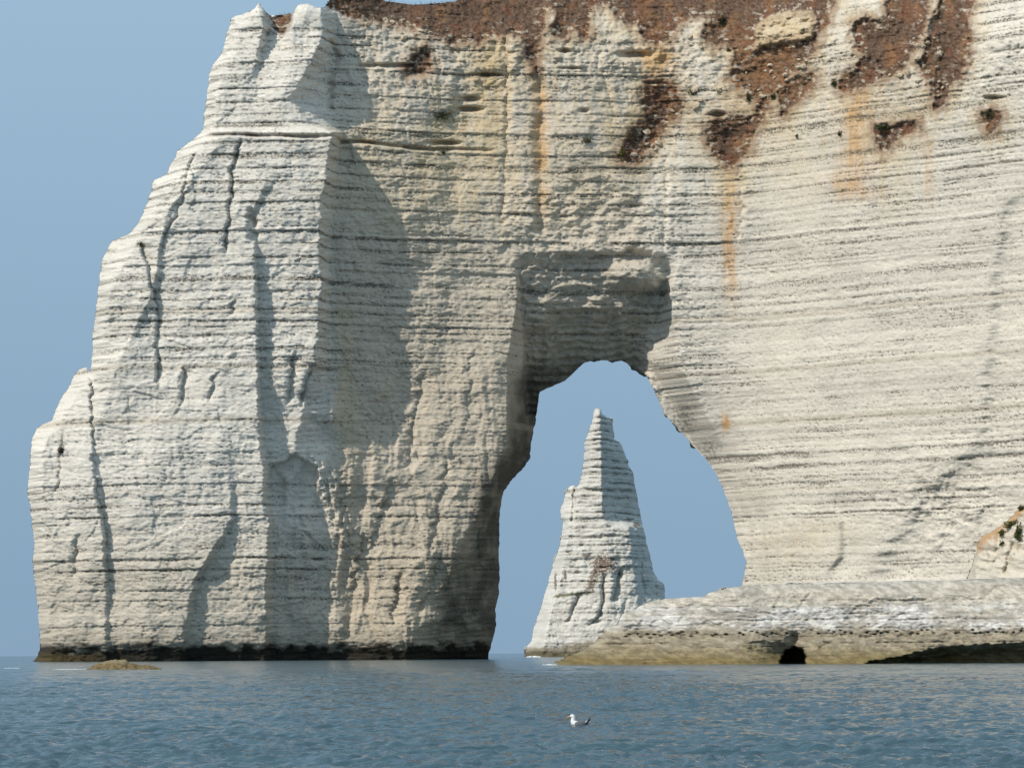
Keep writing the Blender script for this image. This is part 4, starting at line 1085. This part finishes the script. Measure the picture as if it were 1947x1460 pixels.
bush(1936, 1015, 9, 16, 'hanging green tuft nearest the right edge on the small buttress', (0.07, 0.085, 0.022), on_butt, 420, 'grass_tuft')
bush(1906, 1034, 7, 6, 'lowest small green tuft on the right buttress', (0.08, 0.085, 0.025), on_butt, 220, 'grass_tuft')
bush(1944, 968, 12, 7, 'topmost green tuft at the right edge on the buttress skyline', (0.075, 0.08, 0.025), on_butt, 320, 'grass_tuft')

# ------------------------------------------------------------------ foam
MAT_FOAM = plain('foam', (0.80, 0.82, 0.83), 0.7, 0.08, 3.0, 0.2)
def foam(name, x0, x1, y, label, seed, h=0.12):
    dist = CAM_H*F/max(y-(CYH-(233 and 0))+ROLL*(0.5*(x0+x1)-CX), 4)
    rng = np.random.default_rng(seed)
    V = []; Fq = []
    n = 46; m = 7
    for i in range(n):
        t = i/(n-1)
        X, _, _ = to_world(x0+(x1-x0)*t, y, dist)
        env = max(0.0, math.sin(math.pi*t))**0.5*(0.45+0.55*rng.random())
        for j in range(m):
            v = j/(m-1)*2-1
            V.append((X+rng.normal()*0.02, dist+v*0.9*env+0.5*math.sin(t*9+seed), -0.03+h*env*(1-v*v)+rng.normal()*0.012-dist**2/(2*EARTH)))
    for i in range(n-1):
        for j in range(m-1):
            a = i*m+j
            Fq.append((a, a+m, a+m+1, a+1))
    o = mesh_from(name, np.array(V), np.array(Fq), None, None, MAT_FOAM)
    tag(o, label, 'foam', kind='stuff')
foam('foam', 2, 40, 1270, 'small white breaker at the left edge of the sea', 1, 0.09)
foam('foam', 95, 170, 1272, 'thin white foam line left of the awash rock', 2, 0.08)
foam('foam', 1000, 1030, 1248.5, 'white foam washing the foot of the needle', 3, 0.4)
foam('foam', 1030, 1062, 1263.5, 'thin foam line at the tip of the low ledge', 4, 0.12)

# ------------------------------------------------------------------ gulls
MAT_W = plain('white_feather', (0.78, 0.78, 0.76), 0.7, 0.05, 30, 0.05)
MAT_G = plain('grey_feather', (0.13, 0.135, 0.15), 0.7, 0.1, 30, 0.05)
MAT_B = plain('black_feather', (0.018, 0.018, 0.02), 0.6, 0.2, 30, 0.05)
MAT_Y = plain('beak_horn', (0.55, 0.28, 0.10), 0.4, 0.1, 40, 0)
def tube(name, path, mat, parent, seg=16):
    """path: (x, y, z, half-width, half-height)"""
    P = np.array(path, float)
    # smooth the path
    t = np.linspace(0, len(P)-1, (len(P)-1)*5+1)
    Q = np.stack([np.interp(t, np.arange(len(P)), P[:, k]) for k in range(5)], 1)
    for _ in range(3):
        Q[1:-1] = 0.25*Q[:-2]+0.5*Q[1:-1]+0.25*Q[2:]
    V = []
    for i in range(len(Q)):
        tg = Q[min(i+1, len(Q)-1), :3]-Q[max(i-1, 0), :3]; tg /= np.linalg.norm(tg)+1e-9
        side = np.array([0, 1.0, 0]); side = side-tg*np.dot(side, tg); side /= np.linalg.norm(side)
        upv = np.cross(tg, side)
        for k in range(seg):
            a = 2*math.pi*k/seg
            V.append(Q[i, :3]+side*math.cos(a)*Q[i, 3]+upv*math.sin(a)*Q[i, 4])
    n = len(Q)
    Fq = [(i*seg+k, i*seg+(k+1) % seg, (i+1)*seg+(k+1) % seg, (i+1)*seg+k) for i in range(n-1) for k in range(seg)]
    me = bpy.data.meshes.new(name)
    me.from_pydata([tuple(v) for v in V], [], Fq+[tuple(range(seg))[::-1], tuple(range((n-1)*seg, n*seg))])
    me.polygons.foreach_set('use_smooth', np.ones(len(me.polygons), bool)); me.update()
    me.materials.append(mat)
    o = bpy.data.objects.new(name, me); COL.objects.link(o)
    o.parent = parent
    return o

def empty(name, loc):
    e = bpy.data.objects.new(name, None); COL.objects.link(e); e.location = loc
    return e

gd = 50.5
gx, gy, gz = to_world(1102, 1384, gd)
g = empty('gull', (gx, gd, 0.0))
g.scale = (1.08, 1.08, 1.08); g.location.z = -0.02
tag(g, 'white and grey gull floating on the water in the foreground', 'gull')
tube('body', [(0.165, 0, 0.085, 0.006, 0.004), (0.13, 0, 0.07, 0.03, 0.018), (0.08, 0, 0.045, 0.055, 0.042), (0.0, 0, 0.035, 0.068, 0.058), (-0.06, 0, 0.045, 0.060, 0.058), (-0.095, 0, 0.085, 0.040, 0.040), (-0.095, 0, 0.125, 0.030, 0.030),
              (-0.092, 0, 0.155, 0.030, 0.032), (-0.108, 0, 0.172, 0.031, 0.030), (-0.130, 0, 0.168, 0.020, 0.020), (-0.140, 0, 0.163, 0.008, 0.008)], MAT_W, g)
for sgn in (-1, 1):
    w = tube('wing', [(-0.070, 0.045*sgn, 0.062, 0.010, 0.014), (-0.03, 0.064*sgn, 0.056, 0.022, 0.046), (0.03, 0.066*sgn, 0.054, 0.022, 0.050), (0.085, 0.052*sgn, 0.066, 0.020, 0.040), (0.125, 0.035*sgn, 0.082, 0.012, 0.022)], MAT_G, g)
    tube('wing_bar', [(0.055, 0.075*sgn, 0.050, 0.004, 0.006), (0.085, 0.066*sgn, 0.078, 0.006, 0.008), (0.112, 0.046*sgn, 0.101, 0.004, 0.006)], MAT_W, w, 8)
    tube('wing_tip', [(0.06, 0.068*sgn, 0.040, 0.010, 0.010), (0.10, 0.058*sgn, 0.072, 0.012, 0.016), (0.135, 0.035*sgn, 0.10, 0.010, 0.014), (0.152, 0.02*sgn, 0.122, 0.006, 0.012), (0.150, 0.012*sgn, 0.145, 0.003, 0.005)], MAT_B, w, 10)
    tube('eye', [(-0.122, 0.026*sgn, 0.178, 0.002, 0.002), (-0.119, 0.028*sgn, 0.178, 0.004, 0.004), (-0.116, 0.028*sgn, 0.178, 0.002, 0.002)], MAT_B, g, 8)
tube('beak', [(-0.135, 0, 0.163, 0.011, 0.011), (-0.160, 0, 0.160, 0.008, 0.009), (-0.180, 0, 0.153, 0.005, 0.007), (-0.186, 0, 0.145, 0.002, 0.003)], MAT_Y, g, 10)

fd = 640.0
fx, fy, fz = to_world(1033, 1105, fd)
fg = empty('gull', (fx, fd, fz))
tag(fg, 'tiny white gull flying beside the left flank of the needle', 'gull')
tube('body', [(0.25, 0, 0, 0.01, 0.01), (0.1, 0, 0, 0.06, 0.05), (-0.08, 0, 0.01, 0.075, 0.07), (-0.2, 0, 0.03, 0.05, 0.05), (-0.28, 0, 0.03, 0.01, 0.01)], MAT_W, fg, 8)
for sgn in (-1, 1):
    tube('wing', [(-0.02, 0.03*sgn, 0.03, 0.10, 0.02), (0.25*sgn-0.02, 0.2*sgn, 0.12, 0.09, 0.015), (0.62*sgn, 0.28*sgn, 0.06, 0.02, 0.006)], MAT_W, fg, 8)
